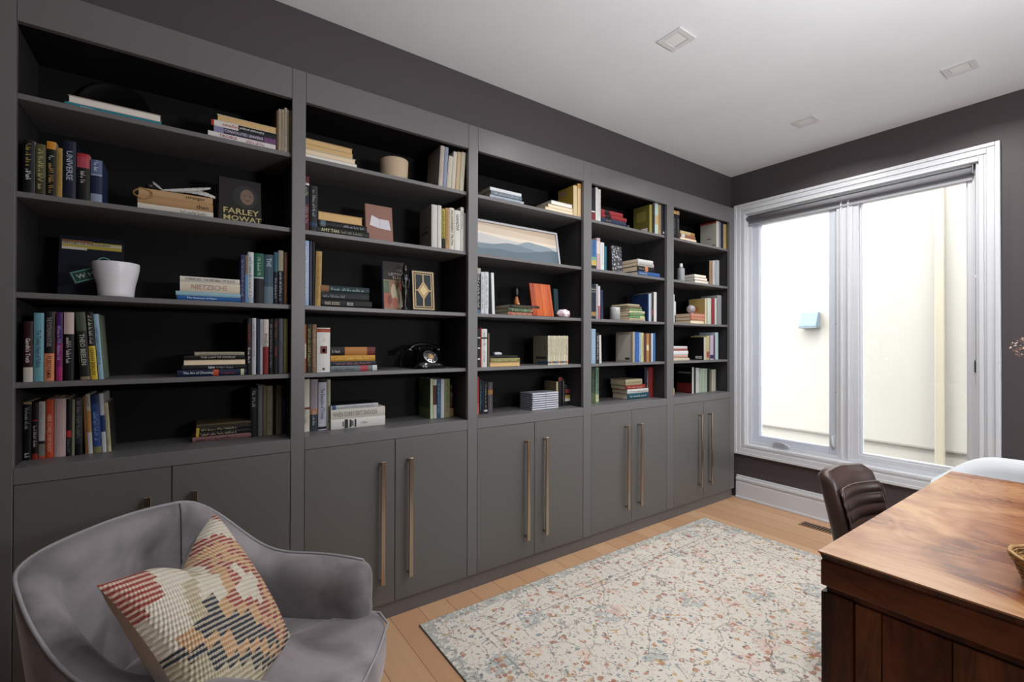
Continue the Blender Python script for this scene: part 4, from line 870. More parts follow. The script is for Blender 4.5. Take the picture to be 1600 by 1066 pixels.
# telephone
T0 = on_x(-.05, 670, 560); tele = tag(empty('rotary_telephone', (-.085, T0.y, ROWZ[3]+.0006), (0, 0, math.radians(8))), 'glossy black rotary telephone with a chrome dial on the fourth shelf', 'telephone')
M_bake = mat('#060608', .12, 0.0, .6)
def superbox(levels, n=40, p=4.0):
    P = []
    for (cx, hx, hy, z) in levels:
        P.append([(cx + hx*math.copysign(abs(math.cos(a))**(2/p), math.cos(a)), hy*math.copysign(abs(math.sin(a))**(2/p), math.sin(a)), z) for a in [2*math.pi*j/n for j in range(n+1)]])
    return P
mb = MB(); mb.grid(superbox([(0, .001, .001, .0), (0, .076, .092, .0), (0, .078, .094, .006), (0, .077, .093, .020), (-.004, .066, .080, .035), (-.012, .052, .064, .060), (-.020, .036, .050, .085), (-.024, .028, .044, .096), (-.024, .001, .001, .098)]))
mb.build('body', M_bake, tele)
for s_ in (-1, 1):
    for q_ in (-1, 1): MB().tube([(-.024+q_*.018, s_*.036, .092), (-.024+q_*.020, s_*.040, .108)], [.008, .007], n=10).build('cradle_prong', M_bake, tele)
mb = MB(); mb.tube([(-.024, y, z) for y, z in ((-.085, .100), (-.075, .108), (-.055, .118), (-.03, .124), (0, .126), (.03, .124), (.055, .118), (.075, .108), (.085, .100))], [.010, .012, .011, .010, .0095, .010, .011, .012, .010], n=16)
hs = mb.build('handset', M_bake, tele)
for s_ in (-1, 1):
    MB().lathe([(0, 0), (.020, 0), (.024, .006), (.024, .016), (.016, .024), (0, .026)], n=24, center=(-.024, s_*.088, .084)).build('earpiece' if s_ < 0 else 'mouthpiece', M_bake, hs)
DM = Matrix.Rotation(math.radians(52), 4, 'Y')
dial_c = Vector((.040, 0, .058))
MB().lathe([(.0, 0), (.040, 0), (.041, .003), (.038, .005), (.0, .005)], n=40, center=dial_c, mtx=DM).build('dial', mat('#c8cace', .2, .9), tele)
mb = MB()
for k in range(10):
    a = math.radians(-60+k*30); c_ = dial_c + DM @ Vector((  .029*math.cos(a), .029*math.sin(a), .0052)); mb.lathe([(0, 0), (.0052, 0), (.0052, .0006), (0, .0006)], n=14, center=c_, mtx=DM)
mb.build('finger_holes', mat('#0a0a0c', .3), tele)
MB().lathe([(0, .005), (.016, .005), (.016, .0075), (0, .0078)], n=28, center=dial_c, mtx=DM).build('dial_centre', mat('#b79a6a', .45), tele)
MB().tube([dial_c + DM @ Vector((.034*math.cos(a), .034*math.sin(a), .006)) for a in [math.radians(100+8*k) for k in range(4)]], .0018, n=6).build('finger_stop', M_chrome, tele)
mb = MB(); pts = []
for k in range(90):
    a = k*.9; b = k/89; pts.append((-.03+.004*math.cos(a)-.02*b, -.112-.012*math.sin(b*3)+.004*math.sin(a)*.4, .085-.080*b+.0))
mb.tube(pts, .0022, n=5); mb.build('coiled_cord', mat('#0a0a0b', .5), tele)
mb = MB(); mb.tube([(-.05, -.112, .004), (-.03, -.15, .004), (-.06, -.19, .004), (-.02, -.23, .004), (-.05, -.26, .004)], .003, n=6); mb.build('line_cord', mat('#0b0b0c', .5), tele)
# small brown figure, bottom shelf second bay
yk = on_x(-.10, 706.5, 640).y
fg = tag(empty('carved_figure', (-.125, OPEN[1][1]-.0125, ZCT+.0006)), 'small brown carved figure on a tan block beside the sage paperback', 'figurine')
fg.scale = (.85, .85, 1)
MB().box(-.016, .016, -.016, .016, 0, .045).build('base', mat('#8c6c44', .6), fg, bevel=.003)
mb = MB(); mb.lathe([(0, .045), (.012, .045), (.016, .06), (.012, .08), (.018, .10), (.020, .12), (.012, .135), (.006, .140), (0, .141)], n=16); mb.build('body', mat('#3c2a22', .5), fg)
MB().lathe([(0, .138), (.008, .141), (.013, .153), (.012, .166), (.005, .176), (0, .177)], n=16).build('head', mat('#4a342c', .5), fg)
# framed landscape
M_fr = mat('#b8b8bd', .4)
pl = on_x(-.055, 738, 500).y; pl = OPEN[2][0]+.012
ti = math.radians(10); pb = -.045
pr = on_x(pb, 876.5, 415).y; wz = .235
for _ in range(4):
    xt = pb - wz*math.sin(ti); wz = (on_x(xt, 870, 365).z - ROWZ[1])/math.cos(ti)
pic = tag(empty('framed_picture', (pb, pl, ROWZ[1]+.004), (0, -ti, 0)), 'pale-framed wide picture of misty blue mountains under a cream sky', 'picture')
W_ = pr-pl; Hh = wz
def frame_ring(mb, y0, y1, z0, z1, w, x0, x1):
    mb.box(x0, x1, y0, y0+w, z0, z1); mb.box(x0, x1, y1-w, y1, z0, z1); mb.box(x0, x1, y0+w, y1-w, z0, z0+w); mb.box(x0, x1, y0+w, y1-w, z1-w, z1)
mb = MB(); frame_ring(mb, 0, W_, 0, Hh, .012, -.022, 0); mb.build('frame', M_fr, pic, bevel=.001)
MB().box(-.016, -.010, .010, W_-.010, .010, Hh-.010).build('backing', mat('#8f8779', .7), pic)
mb = MB(); N = 90; y0, y1, z0, z1 = .012, W_-.012, .012, Hh-.012
def ridge(fn, col, e, lo=0.0, top=None):
    m = mat(col, .5)
    for k in range(N):
        a, b = k/N, (k+1)/N
        ya, yb = y0+(y1-y0)*a, y0+(y1-y0)*b; za, zb = z0+(z1-z0)*max(.0, min(1, fn(a))), z0+(z1-z0)*max(0, min(1, fn(b)))
        mb.quad([(-.010+e, ya, z0), (-.010+e, yb, z0), (-.010+e, yb, zb), (-.010+e, ya, za)], m)
def nz(s_): 
    rr = random.Random(s_); ph = [(rr.uniform(0, 6.3), rr.uniform(6, 45)) for _ in range(7)]
    return lambda x: sum(math.sin(x*f+p)*(2.2/f) for p, f in ph)
n1, n2, n3, n4 = nz(1), nz(2), nz(3), nz(4)
g = lambda c, w: (lambda x: math.exp(-((x-c)/w)**2))
ridge(lambda x: 1.0, '#b3a18c', .0004); ridge(lambda x: .93-.12*x, '#c4b4a0', .0006); ridge(lambda x: .72-.10*x, '#d3c8b8', .0008)
ridge(lambda x: .56+.10*g(.0, .3)(x)-.03*x+.02*n1(x), '#b4b4b2', .001)
ridge(lambda x: .36+.24*g(.66, .16)(x)+.12*g(.88, .1)(x)+.02*n2(x), '#7c8a92', .0013)
ridge(lambda x: .34+.12*g(.45, .2)(x)-.02*x+.02*n3(x), '#64757f', .0016)
ridge(lambda x: .18+.24*g(.98, .30)(x)+.06*g(.3, .15)(x)+.015*n4(x), '#50616c', .0019)
mb.build('landscape_print', None, pic, recalc=False)
# leaning wooden board and teal book behind it
face_book(2, 2, 866, 872.5, 452, -.06, 4, .012, '#1d3c44', 'dark teal slim book mostly hidden behind the wooden board', [])
yb0 = on_x(.0, 833, 490).y; yb1 = on_x(.0, 865.6, 496).y
wb = wood('red_cedar', '#5a1f08', '#9a3c12', '#bc5c28', (3, 9, .8), .35, 2.0)
zb = on_x(-.035, 845, 444.5).z
wbd = tag(empty('wooden_board', (.0, yb0, ROWZ[2]+.0036), (0, -math.radians(11), 0)), 'orange-red wooden board leaning upright at the middle bay', 'board')
MB().box(-.014, 0, 0, yb1-yb0, 0, (zb-ROWZ[2])/math.cos(math.radians(11))).build('board', wb, wbd, bevel=.0015)
MB().box(-.0002, .0004, (yb1-yb0)*.5-.0006, (yb1-yb0)*.5+.0006, .002, (zb-ROWZ[2])-.002).build('grain_line', mat('#5a1f08', .5), wbd)
def rock(name, loc, sz, seed, m, label):
    rr = random.Random(seed); bm = bmesh.new(); bmesh.ops.create_icosphere(bm, subdivisions=2, radius=1)
    for v in bm.verts:
        k = 1 + rr.uniform(-.16, .16); v.co = Vector((v.co.x*sz[0]*k, v.co.y*sz[1]*k, v.co.z*sz[2]*k)); v.co.z = max(v.co.z, -sz[2]*.75)
    me = bpy.data.meshes.new(name); bm.to_mesh(me); bm.free(); me.materials.append(m); o = bpy.data.objects.new(name, me); COL.objects.link(o); o.location = (loc[0], loc[1], loc[2]+sz[2]*.75); return tag(o, label, 'rock')
q = NT('rose_quartz', .3); nn = q.node('TexNoise', None, Vector=q.coords(), Scale=40.0, Detail=4.0); q.color(q.ramp(nn.outputs[0], [(.35, '#b88c8c'), (.55, '#d8c9cc'), (.7, '#ece6ea')]))
rock('crystal_rock', (-.01, on_x(-.01, 880.5, 490).y, ROWZ[2]+.0006), (.03, .050, .030), 4, q.m, 'pale pink crystal rock at the right of the wooden board')
rock('small_stone', (-.04, on_x(-.04, 777.5, 548).y, zt34+.0006), (.018, .028, .011), 9, mat('#c9c9d2', .4), 'small white stone on the olive and black books')
# figure on the slim books
fy = on_x(-.05, 807, 470).y; zf = zt33+.0006
fg = tag(empty('carved_figure', (-.05, fy, zf)), 'small black and amber figure standing on the terracotta and green books', 'figurine')
MB().lathe([(0, 0), (.015, 0), (.018, .01), (.015, .025), (.010, .042), (.007, .052), (0, .053)], n=18).build('body', mat('#9c5c2c', .4), fg)
MB().lathe([(0, .050), (.008, .052), (.012, .064), (.013, .078), (.009, .094), (.003, .106), (0, .107)], n=18).build('head', mat('#101012', .35), fg)
MB().lathe([(0, 0), (.006, .001), (.008, .006), (.005, .012), (0, .013)], n=14, center=(.016, .002, .002)).build('amber_ball', mat('#e0b06c', .3), fg)
# CD cases
cy0 = on_x(-.03, 832, 625).y; cy1 = on_x(-.03, 873, 625).y
M_cd = mat('#a6a8b4', .25); M_cdi = mat('#c4c5cc', .4)
def cd_case(first, k):
    loc = (-.032 + (.001 if k % 2 else 0), cy0, ZCT+.001+k*.0132)
    if first is None:
        r = empty('disc_case', loc); L_ = cy1-cy0
        MB().box(-.125, 0, 0, L_, 0, .0100).build('shell', M_cd, r, bevel=.001, seg=1)
        MB().box(-.001, .0006, .006, L_*.47, .0028, .0078).box(-.001, .0006, L_*.53, L_-.006, .0028, .0078).build('paper_inlay', M_cdi, r)
        return r
    r = first.copy(); COL.objects.link(r); r.location = loc
    for ch in first.children: c = ch.copy(); COL.objects.link(c); c.parent = r
    return r
c0 = None; nmc = ['lowest', 'second lowest', 'third from the bottom', 'fourth from the bottom', 'fourth from the top', 'third from the top', 'second from the top', 'topmost']
for k in range(8):
    r = cd_case(c0, k); c0 = c0 or r
    tag(r, 'translucent grey disc case, %s of eight, middle bay' % nmc[k], 'disc case', 'stacked disc cases on the bottom shelf')
upright(2, 4, 'right', [
 (871, 874, 596.5, '#c9b48c', 'thin cream book showing tan cover', B(c2='#9c8660', d=.12)), (874.5, 880.7, 589, '#1a1215', 'black paperback with red head', B(b=[(.86, .98, '#8c2c24')], t='~', tc='#4c4448', fr=(.1, .8))), (881, 884.2, 592, '#141416', 'slim black paperback', B(t='~', tc='#b9b4a8')), (884.7, 892.5, 602, '#1b1716', 'black paperback with yellow and white patch', B(b=[(.22, .36, '#c9c4bc'), (.36, .52, '#b08a34'), (.62, .8, '#8c2c28')]))], s=-.085)
# fourth bay ornaments
bx = tag(MB().box(-.03, .0, 0, .030, 0, .028).build('small_box', mat('#25262b', .5), bevel=.002), 'small dark grey box beside the red and navy hardbacks', 'box')
bx.location = (-.01, on_x(-.01, 979.5, 350).y, ROWZ[0]+.0006)
yk = on_x(-.02, 952, 400).y; yk2 = on_x(-.02, 969, 400).y
pb_ = NT('grey_paisley', .6); v = pb_.node('TexVoronoi', None, Vector=pb_.coords(), Scale=55.0); pb_.color(pb_.ramp(v.outputs['Distance'], [(.25, '#b4b4b8'), (.42, '#3c3c42'), (.7, '#26262c')])); pb_ = pb_.m
r, d_, h_, e_ = face_book(3, 1, 954, 969.5, 385.5, -.02, 3, .030, '#3c3a3c', 'black and silver patterned book facing out on the second shelf', [(rect(.03, .97, .03, .97), pb_)], c2='#2f2a2a')
cn = tag(empty('candle_jar', (-.03, on_x(-.03, 960.8, 490).y, ROWZ[2]+.0006)), 'white candle jar beside the stack of slim green books', 'candle')
MB().lathe([(0, 0), (.030, 0), (.0335, .003), (.034, .01), (.034, .068), (.033, .071), (.0, .071)], n=36).build('wax', mat('#d4d4d2', .4), cn)
MB().lathe([(.0342, .0), (.0348, .078), (.0348, .088), (.0335, .088), (.0342, .070)], n=36).build('glass_rim', mat('#b4b4b2', .15), cn)
# rightmost bay ornaments
bt = tag(empty('bottle', (-.04, on_x(-.04, 1064, 425).y, ROWZ[1]+.0006)), 'small frosted grey bottle with pale cap in the rightmost bay', 'bottle')
MB().lathe([(0, 0), (.026, 0), (.028, .004), (.028, .098), (.024, .108), (.012, .112), (.011, .118), (0, .118)], n=28).build('glass_body', mat('#8c9094', .25), bt)
MB().lathe([(0, .116), (.0125, .117), (.013, .120), (.013, .142), (.011, .145), (0, .145)], n=20).build('cap', mat('#d4d4d4', .3), bt)
sp = tag(empty('crystal_ball', (-.045, on_x(-.045, 1079.5, 480).y, zt53+.0006)), 'clear crystal ball resting on the pinkish orange books', 'ornament')
M_cry = mat('#c9c4cc', .08, 0.0, .5, Transmission_Weight=.55, IOR=1.4)
R_ = .034; MB().lathe([(0.0005, 0)]+[(R_*math.sin(math.pi*k/20), R_-R_*math.cos(math.pi*k/20)) for k in range(1, 20)]+[(.0005, 2*R_)], n=32, center=(0, 0, .004)).build('ball', M_cry, sp)
MB().lathe([(0, 0), (.016, 0), (.017, .003), (.013, .0062), (0, .0062)], n=24).build('stand', mat('#8c8890', .3), sp)
tb = tag(MB().box(-.05, 0, 0, .033, 0, .052).build('small_wooden_box', mat('#b89c70', .6), bevel=.002), 'small tan block at the left of the bottom shelf, rightmost bay', 'box')
tb.location = (-.08, on_x(-.08, 1050, 608).y, ZCT+.0006)

# ------------------------------------------------------------------ rug
rug = tag(empty('rug', (.175+.80, -2.955+1.14, 0)), 'large faded floral rug in cream, rust and blue-grey on the oak floor', 'rug')
MB().box(-.80, .80, -1.14, 1.14, .0005, .007).build('pile', M_rug, rug, bevel=.002)
mb = MB()
for s_ in (-1, 1): mb.tube([(s_*.80, -1.14, .003), (s_*.80, 1.14, .003)], .0032, n=6); mb.tube([(-.80, s_*1.14, .003), (.80, s_*1.14, .003)], .0032, n=6)
mb.build('bound_edge', mat('#6c716f', .9), rug)

# ------------------------------------------------------------------ desk
DX0, DX1, DY0, DY1, DZ = 1.628, 2.42, -2.485, -1.17, .76
desk = tag(empty('desk', ((DX0+DX1)/2, (DY0+DY1)/2, 0)), 'large reddish-brown wooden desk with a glossy figured top', 'desk')
cx, cy = (DX1-DX0)/2, (DY1-DY0)/2
def dp_(name, *a, m=M_desk, bevel=.003):
    return MB().box(*a).build(name, m, desk, bevel=bevel, seg=2)
dp_('desktop', -cx, cx, -cy, cy, DZ-.005, DZ, m=M_desktop, bevel=.001)
# darker underbevel, then the front board
mb = MB(); P = [[(-cx+.003, -cy+.003), (cx-.003, -cy+.003), (cx-.003, cy-.003), (-cx+.003, cy-.003), (-cx+.003, -cy+.003)], [(-cx+.008, -cy+.008), (cx-.008, -cy+.008), (cx-.008, cy-.008), (-cx+.008, cy-.008), (-cx+.008, -cy+.008)]]
mb.grid([[(x, y, DZ-.0052) for x, y in P[0]], [(x, y, DZ-.022) for x, y in P[1]]], smooth=False); mb.build('edge_moulding', M_desk, desk)
dp_('top_board', -cx+.004, cx-.004, -cy+.004, cy-.004, DZ-.088, DZ-.022, m=M_desk2, bevel=.004)
dp_('recess_strip', -cx+.014, cx-.014, -cy+.014, cy-.014, DZ-.104, DZ-.088, m=M_desk)
# near pedestal with two front stiles and a door panel, far pedestal, modesty panel
M_d3 = wood('rosewood_panel', '#2a120a', '#512a18', '#7a4526', (4, 4, .8), .4, 4.4)
for (y0, y1, nm) in ((-cy+.006, -cy+.44, 'near'), (cy-.18, cy-.006, 'far')):
    ped = MB().box(-cx+.03, cx-.03, y0+.012, y1, .03, DZ-.104).build('pedestal', M_desk, desk, bevel=.003)
    MB().box(-cx+.004, -cx+.075, y0, y1+.002, .0075, DZ-.104).build('corner_post', M_desk, ped, bevel=.004)
    MB().box(cx-.075, cx-.004, y0, y1+.002, .0075, DZ-.104).build('corner_post', M_desk, ped, bevel=.004)
    if nm == 'near':
        x = -cx+.077; ws = [.055, .125, .17, .14, .13]; ms = [M_d3, M_desk, M_d3, M_desk2, M_d3]
        for w_, m_ in zip(ws, ms):
            MB().box(x+.0012, min(x+w_, cx-.078)-.0012, y0+.006, y0+.013, .04, DZ-.108).build('front_board', m_, ped, bevel=.0015); x += w_
            if x > cx-.09: break
        MB().box(-cx+.075, cx-.075, y0+.002, y0+.013, .008, .04).build('plinth', M_desk, ped, bevel=.002)
dp_('modesty_panel', cx-.06, cx-.035, -cy+.44, cy-.18, .2, DZ-.104)

# ------------------------------------------------------------------ brown desk chair
def loft(mb, rings, cap=True, m=None):
    V = mb.grid(rings, m)
    return V
def desk_chair(loc, rz, label):
    r = tag(empty('desk_chair', loc, (0, 0, rz)), label, 'chair')
    # chair faces +x.  backrest: thick curved slab
    def slab(x_of, yw, z0, z1, th, nz=14, ny=16, name='backrest', m=M_leather):
        mb = MB(); rings = []
        for i in range(nz+1):
            f = i/nz; z = z0+(z1-z0)*f; w = yw(f); ring = []
            n = 28
            for j in range(n):
                a = 2*math.pi*j/n; p = 3.2
                cx_ = math.copysign(abs(math.cos(a))**(2/p), math.cos(a)); sy = math.copysign(abs(math.sin(a))**(2/p), math.sin(a))
                y = sy*w; tt = th(f)
                ring.append((x_of(f) + cx_*tt + .045*(y/.21)**2, y, z))
            rings.append(ring)
        P = [[Vector(q) for q in rg]+[Vector(rg[0])] for rg in rings]
        cen0 = sum((Vector(q) for q in rings[0]), Vector())/28; cen1 = sum((Vector(q) for q in rings[-1]), Vector())/28
        P = [[cen0]*29] + P + [[cen1 + Vector((0, 0, .006))]*29]
        mb.grid(P); bmesh.ops.remove_doubles(mb.bm, verts=mb.bm.verts[:], dist=.0001)
        return mb.build(name, m, r, smooth=True)
    xof = lambda f: -.20 - .055*f - .02*f*f
    # z runs up a lean
    slab(xof, lambda f: .190*(1-.10*f**3)-(.02 if f > .96 else 0),   .50, .805, lambda f: .042*(1 if f < .9 else math.sqrt(max(.12, 1-((f-.9)/.1)**2*.85))))
    # channel-tufted front panel
    mb = MB(); P = []
    nzs = 60
    for i in range(nzs+1):
        f = i/nzs; z = .515+.235*f; ch = abs(math.sin(f*math.pi*6)) ** .6
        row = []
        for j in range(21):
            y = -.160+.320*j/20; edge = min(1, (1-abs(y)/.160)*8)
            row.append((xof((z-.5)/.305) + .040 + .012*ch*edge**.5 + .045*(y/.21)**2, y, z))
        P.append(row)
    mb.grid(P); mb.build('channelled_panel', M_leather, r, smooth=True)
    mb = MB(); e = lambda y, z: (xof((z-.5)/.305)+.047+.045*(y/.21)**2, y, z)
    mb.tube([e(-.162, .52+.02*k) for k in range(11)] + [e(-.158, .738), e(-.150, .748)] + [e(-.14+.02*k, .752) for k in range(15)] + [e(.150, .748), e(.158, .738)] + [e(.162, .52+.02*k) for k in range(10, -1, -1)], .0018, n=6)
    mb.build('seat_piping', mat('#75675e', .5), r)
    # seat
    mb = MB(); P = superbox([(0.02, .001, .001, .40), (0.02, .20, .205, .40), (0.02, .225, .225, .415), (.02, .23, .23, .44), (.02, .222, .222, .468), (.02, .19, .19, .482), (.02, .001, .001, .486)], n=36, p=4)
    mb.grid(P); mb.build('seat', M_leather, r, smooth=True)
    for s_ in (-1, 1):
        a = MB(); a.tube([(-.235, s_*.175, .515), (-.225, s_*.225, .520), (-.175, s_*.245, .560), (-.08, s_*.255, .605), (.10, s_*.262, .620), (.17, s_*.262, .60), (.16, s_*.25, .48), (.08, s_*.23, .41)], .0105, n=10)
        ar = a.build('armrest', M_chrome, r); MB().box(-.06, .12, s_*.262-.020, s_*.262+.020, .628, .645).build('arm_pad', mat('#141213', .4), ar, bevel=.006)
    MB().tube([(.02, 0, .40), (.02, 0, .12)], [.028, .024], n=16).build('gas_column', M_chrome, r)
    MB().lathe([(0, .12), (.03, .12), (.045, .10), (.05, .085), (0, .08)], n=20, center=(.02, 0, 0)).build('hub', M_chrome, r)
    for k in range(5):
        a = 2*math.pi*k/5+.3; c, s_ = math.cos(a), math.sin(a)
        lg = MB().tube([(.02+.03*c, .03*s_, .098), (.02+.27*c, .27*s_, .066)], [.018, .012], n=10).build('base_leg', M_chrome, r)
        w_ = MB(); w_.lathe([(0, -.011), (.026, -.011), (.027, 0), (.026, .011), (0, .011)], n=20, center=(.02+.27*c, .27*s_, .034), mtx=Matrix.Rotation(a, 4, 'Z') @ Matrix.Rotation(math.pi/2, 4, 'X')); w_.build('caster', mat('#121212', .4), lg)
    return r
desk_chair((1.668, -1.745, 0.007), math.radians(-8), 'brown leather desk chair with ribbed back tucked against the desk').scale = (1, .86, 1)

# ------------------------------------------------------------------ white shell armchair beyond the desk
def shell_chair(loc, rz, label):
    r = tag(empty('shell_armchair', loc, (0, 0, rz)), label, 'chair')
    M_w = mat('#c2c4c6', .4); mb = MB(); P = []; N_ = 48
    # faces +x; rim height: back .795, arms .66, front seat .43
    for i in range(N_+1):
        a = -math.pi+2*math.pi*i/N_     # 0 = front
        back = (1-math.cos(a))/2        # 1 at the back
        side = abs(math.sin(a))
        rx = .30 if abs(a) < math.pi/2 else .26; ry = .305
        hx = math.copysign(abs(math.cos(a))**.85, math.cos(a))*rx; hy = math.copysign(side**.8, math.sin(a))*ry
        t_ = min(1, max(0, (abs(a)-.75)/.75)); t_ = t_*t_*(3-2*t_)
        u_ = min(1, max(0, (abs(a)-1.7)/1.1)); u_ = u_*u_*(3-2*u_)
        zr = .425+.225*t_+.100*u_
        col = []
        for j in range(13):
            f = j/12
            rad = .10+.90*min(1, f*1.5)**.8 if False else f
            k = math.sin(f*math.pi/2)**.85
            z = .425+(zr-.425)*max(0, (f-.45)/.55)**1.5
            col.append((hx*k*(1.0 if f < 1 else 1.03), hy*k*(1 if f < 1 else 1.03), z-.01*(1-f)))
        P.append(col)
    mb.grid(P); bmesh.ops.remove_doubles(mb.bm, verts=mb.bm.verts[:], dist=.0005)
    o = mb.build('shell', M_w, r, smooth=True); s_ = o.modifiers.new('solid', 'SOLIDIFY'); s_.thickness = .007; s_.offset = 0
    for (x, y) in ((.17, .17), (.17, -.17), (-.17, .17), (-.17, -.17)):
        MB().tube([(x*.6, y*.6, .40), (x*1.35, y*1.35, 0.013)], [.016, .011], n=12).build('leg', mat('#b08a5c', .5), r)
    mb = MB(); mb.tube([(.11, .11, .38), (-.11, -.11, .38)], .005); mb.tube([(-.11, .11, .38), (.11, -.11, .38)], .005); mb.tube([(.16, .16, .20), (-.16, -.16, .28)], .004); mb.tube([(-.16, .16, .20), (.16, -.16, .28)], .004)
    mb.build('cross_brace', mat('#17171a', .4, .6), r)
    return r
shell_chair((1.82, -.86, 0), math.radians(-90), 'white moulded shell armchair behind the far edge of the desk')

# ------------------------------------------------------------------ basket, vase with blossom
bk = tag(empty('basket', (2.018, -2.275, DZ)), 'small woven golden basket on the near right of the desk top', 'basket'); bk.scale = (1, 1, .86)
wk = NT('golden_rattan', .5); n_ = wk.node('TexNoise', None, Vector=wk.coords(), Scale=60.0); wk.color(wk.mix(n_.outputs[0], '#6e4a22', '#c79a58')); wk = wk.m
mb = MB()
for k in range(9):
    z = .006+.0082*k; R1 = .050+.0022*k+(.004 if k > 6 else 0)
    for ph in (0, math.pi):
        pts = [((R1+.0030*math.sin(a*11+ph+k*1.3))*math.cos(a), (R1+.0030*math.sin(a*11+ph+k*1.3))*math.sin(a), z+.0015*math.cos(a*11+ph)) for a in [2*math.pi*j/88 for j in range(89)]]
        mb.tube(pts, .0030, n=5, caps=False)
mb.build('woven_side', wk, bk, smooth=True)
mb = MB(); mb.tube([(.073*math.cos(a), .073*math.sin(a), .078+.0015*math.sin(a*9)) for a in [2*math.pi*j/60 for j in range(61)]], .0046, n=8); mb.build('rim', wk, bk)
MB().lathe([(0, .001), (.050, .001), (.052, .005), (0, .006)], n=32).build('base', wk, bk)
vs = tag(empty('vase', (2.06, -1.46, DZ)), 'tall vase on the desk holding dried pale pink blossom, at the right edge', 'vase')
MB().lathe([(0, 0), (.045, 0), (.055, .02), (.062, .08), (.05, .15), (.028, .20), (.026, .23), (.032, .24), (.028, .238), (.022, .22), (0, .215)], n=32).build('vase_body', mat('#b9b2a8', .4), vs)
stm = tag(empty('dried_blossom', (2.06, -1.46, DZ+.22)), 'sprig of dried pale pink blossom against the dark wall at the right edge', 'flowers')
tip = at_depth(1.58, 1597, 541) - Vector((2.06, -1.46, DZ+.22))
mb = MB(); mb.tube([(0, 0, 0), tip*.35+Vector((0, 0, .08)), tip*.7+Vector((0, 0, .06)), tip], .0022, n=6)
for q_ in ((.05, .03, .33), (.02, -.06, .36), (-.03, .04, .30)): mb.tube([(0, 0, 0), Vector(q_)*.5+Vector((.01, 0, .03)), q_], .002, n=6)
mb.build('stem', mat('#5c4c38', .8), stm)
rr = random.Random(5); mb = MB(); M_bl = mat('#d8c0b4', .8)
for base_, n_ in ((tip, 26), (Vector((.05, .03, .33)), 26), (Vector((.02, -.06, .36)), 26), (Vector((-.03, .04, .30)), 22)):
    for _ in range(n_):
        c_ = Vector(base_) + Vector((rr.gauss(0, .011), rr.gauss(0, .011), rr.gauss(0, .016)))
        for k in range(5):
            a = 2*math.pi*k/5+rr.random(); d_ = Vector((math.cos(a), math.sin(a)*.8, rr.uniform(-.4, .8))).normalized(); s_ = d_.cross(Vector((.3, .2, 1))).normalized()
            mb.quad([c_, c_+d_*.004+s_*.0025, c_+d_*.0075, c_+d_*.004-s_*.0025], M_bl)
mb.build('petals', None, stm, recalc=False)

# ------------------------------------------------------------------ velvet armchair
ACX, ACY, ARZ = .735, -3.735, math.radians(51)
ac = tag(empty('armchair', (ACX, ACY, 0), (0, 0, ARZ)), 'grey velvet tub armchair with piped edges in front of the bookcase', 'armchair')
A_, B_ = .310, .238        # half depth to the back, half width (centre line of the rim)
def plan(t_):
    """t in [-1,1]: right arm front -> back -> left arm front; returns centre line point and outward normal"""
    def c(t):
        u = abs(t); sg = 1 if t > 0 else -1
        if u > .70: f = (u-.70)/.30; return Vector((-.02+.250*f, sg*(B_+.000-.012*f), 0))
        th = u/.70*math.pi/2; p = 2.7
        return Vector((-.02-A_*math.cos(th)**(2/p), sg*B_*math.sin(th)**(2/p), 0))
    P0 = c(t_); q0 = c(max(-1, t_-.01)); q1 = c(min(1, t_+.01)); T = (q1-q0).normalized()
    return P0, Vector((-T.y, T.x, 0)) * -1 if False else Vector((T.y, -T.x, 0))*-1
def rim_h(t_):
    u = abs(t_)
    f = min(1, max(0, (u-.30)/.42)); f = f*f*(3-2*f)
    return .795-.185*f - .012*max(0, (u-.80)/.2)**2
def thick(t_):
    u = abs(t_); return .036+.016*min(1, max(0, (u-.4)/.4))
NT_ = 72; rows = []; pipe = []
def section(t_, shrink=1.0, zdrop=0.0):
    P0, n_ = plan(t_)
    if n_.dot(P0 - Vector((.05, 0, 0))) < 0: n_ = -n_
    h_ = rim_h(t_)-zdrop; w_ = thick(t_)*shrink; zb = .21
    fl = lambda z: .055*((z-zb)/(.80-zb))**1.3          # outward flare towards the rim
    pts = []
    for (o_, z) in ((.9, zb), (1, .26), (1, .36), (1, .48), (1, h_-.045), (.96, h_-.022), (.80, h_-.006), (.5, h_+.001), (.1, h_), (-.4, h_-.006), (-.78, h_-.020), (-1, h_-.05), (-1.02, (h_+.46)/2), (-1, .46), (-.95, .36), (-.9, zb)):
        pts.append(P0 + n_*(o_*w_ + fl(z)) + Vector((0, 0, z)))
    return pts, P0 + n_*(w_*.80+fl(h_)) + Vector((0, 0, h_-.004))
for i in range(NT_+1):
    t_ = -1+2*i/NT_; s_, pp = section(t_); rows.append(s_); pipe.append(pp)
# rounded arm fronts
def cap_rows(t_, sgn):
    out = []
    fw = Vector((1, 0, 0))
    for k in range(1, 7):
        a = k/6*math.pi/2; sh = math.cos(a); s_, pp = section(t_, max(sh, .05), (1-sh)*.05)
        s_ = [q + fw*.048*math.sin(a) for q in s_]; out.append(s_)
    return out
rows = cap_rows(-1, -1)[::-1] + rows + cap_rows(1, 1)
mb = MB(); P = [r_+[r_[0]] for r_ in rows]; mb.grid(P)
mb.bm.faces.new([mb.bm.verts.new(q) for q in rows[0]]); mb.bm.faces.new([mb.bm.verts.new(q) for q in rows[-1]])
bmesh.ops.remove_doubles(mb.bm, verts=mb.bm.verts[:], dist=.0003)
mb.build('shell', M_velvet, ac, smooth=True)
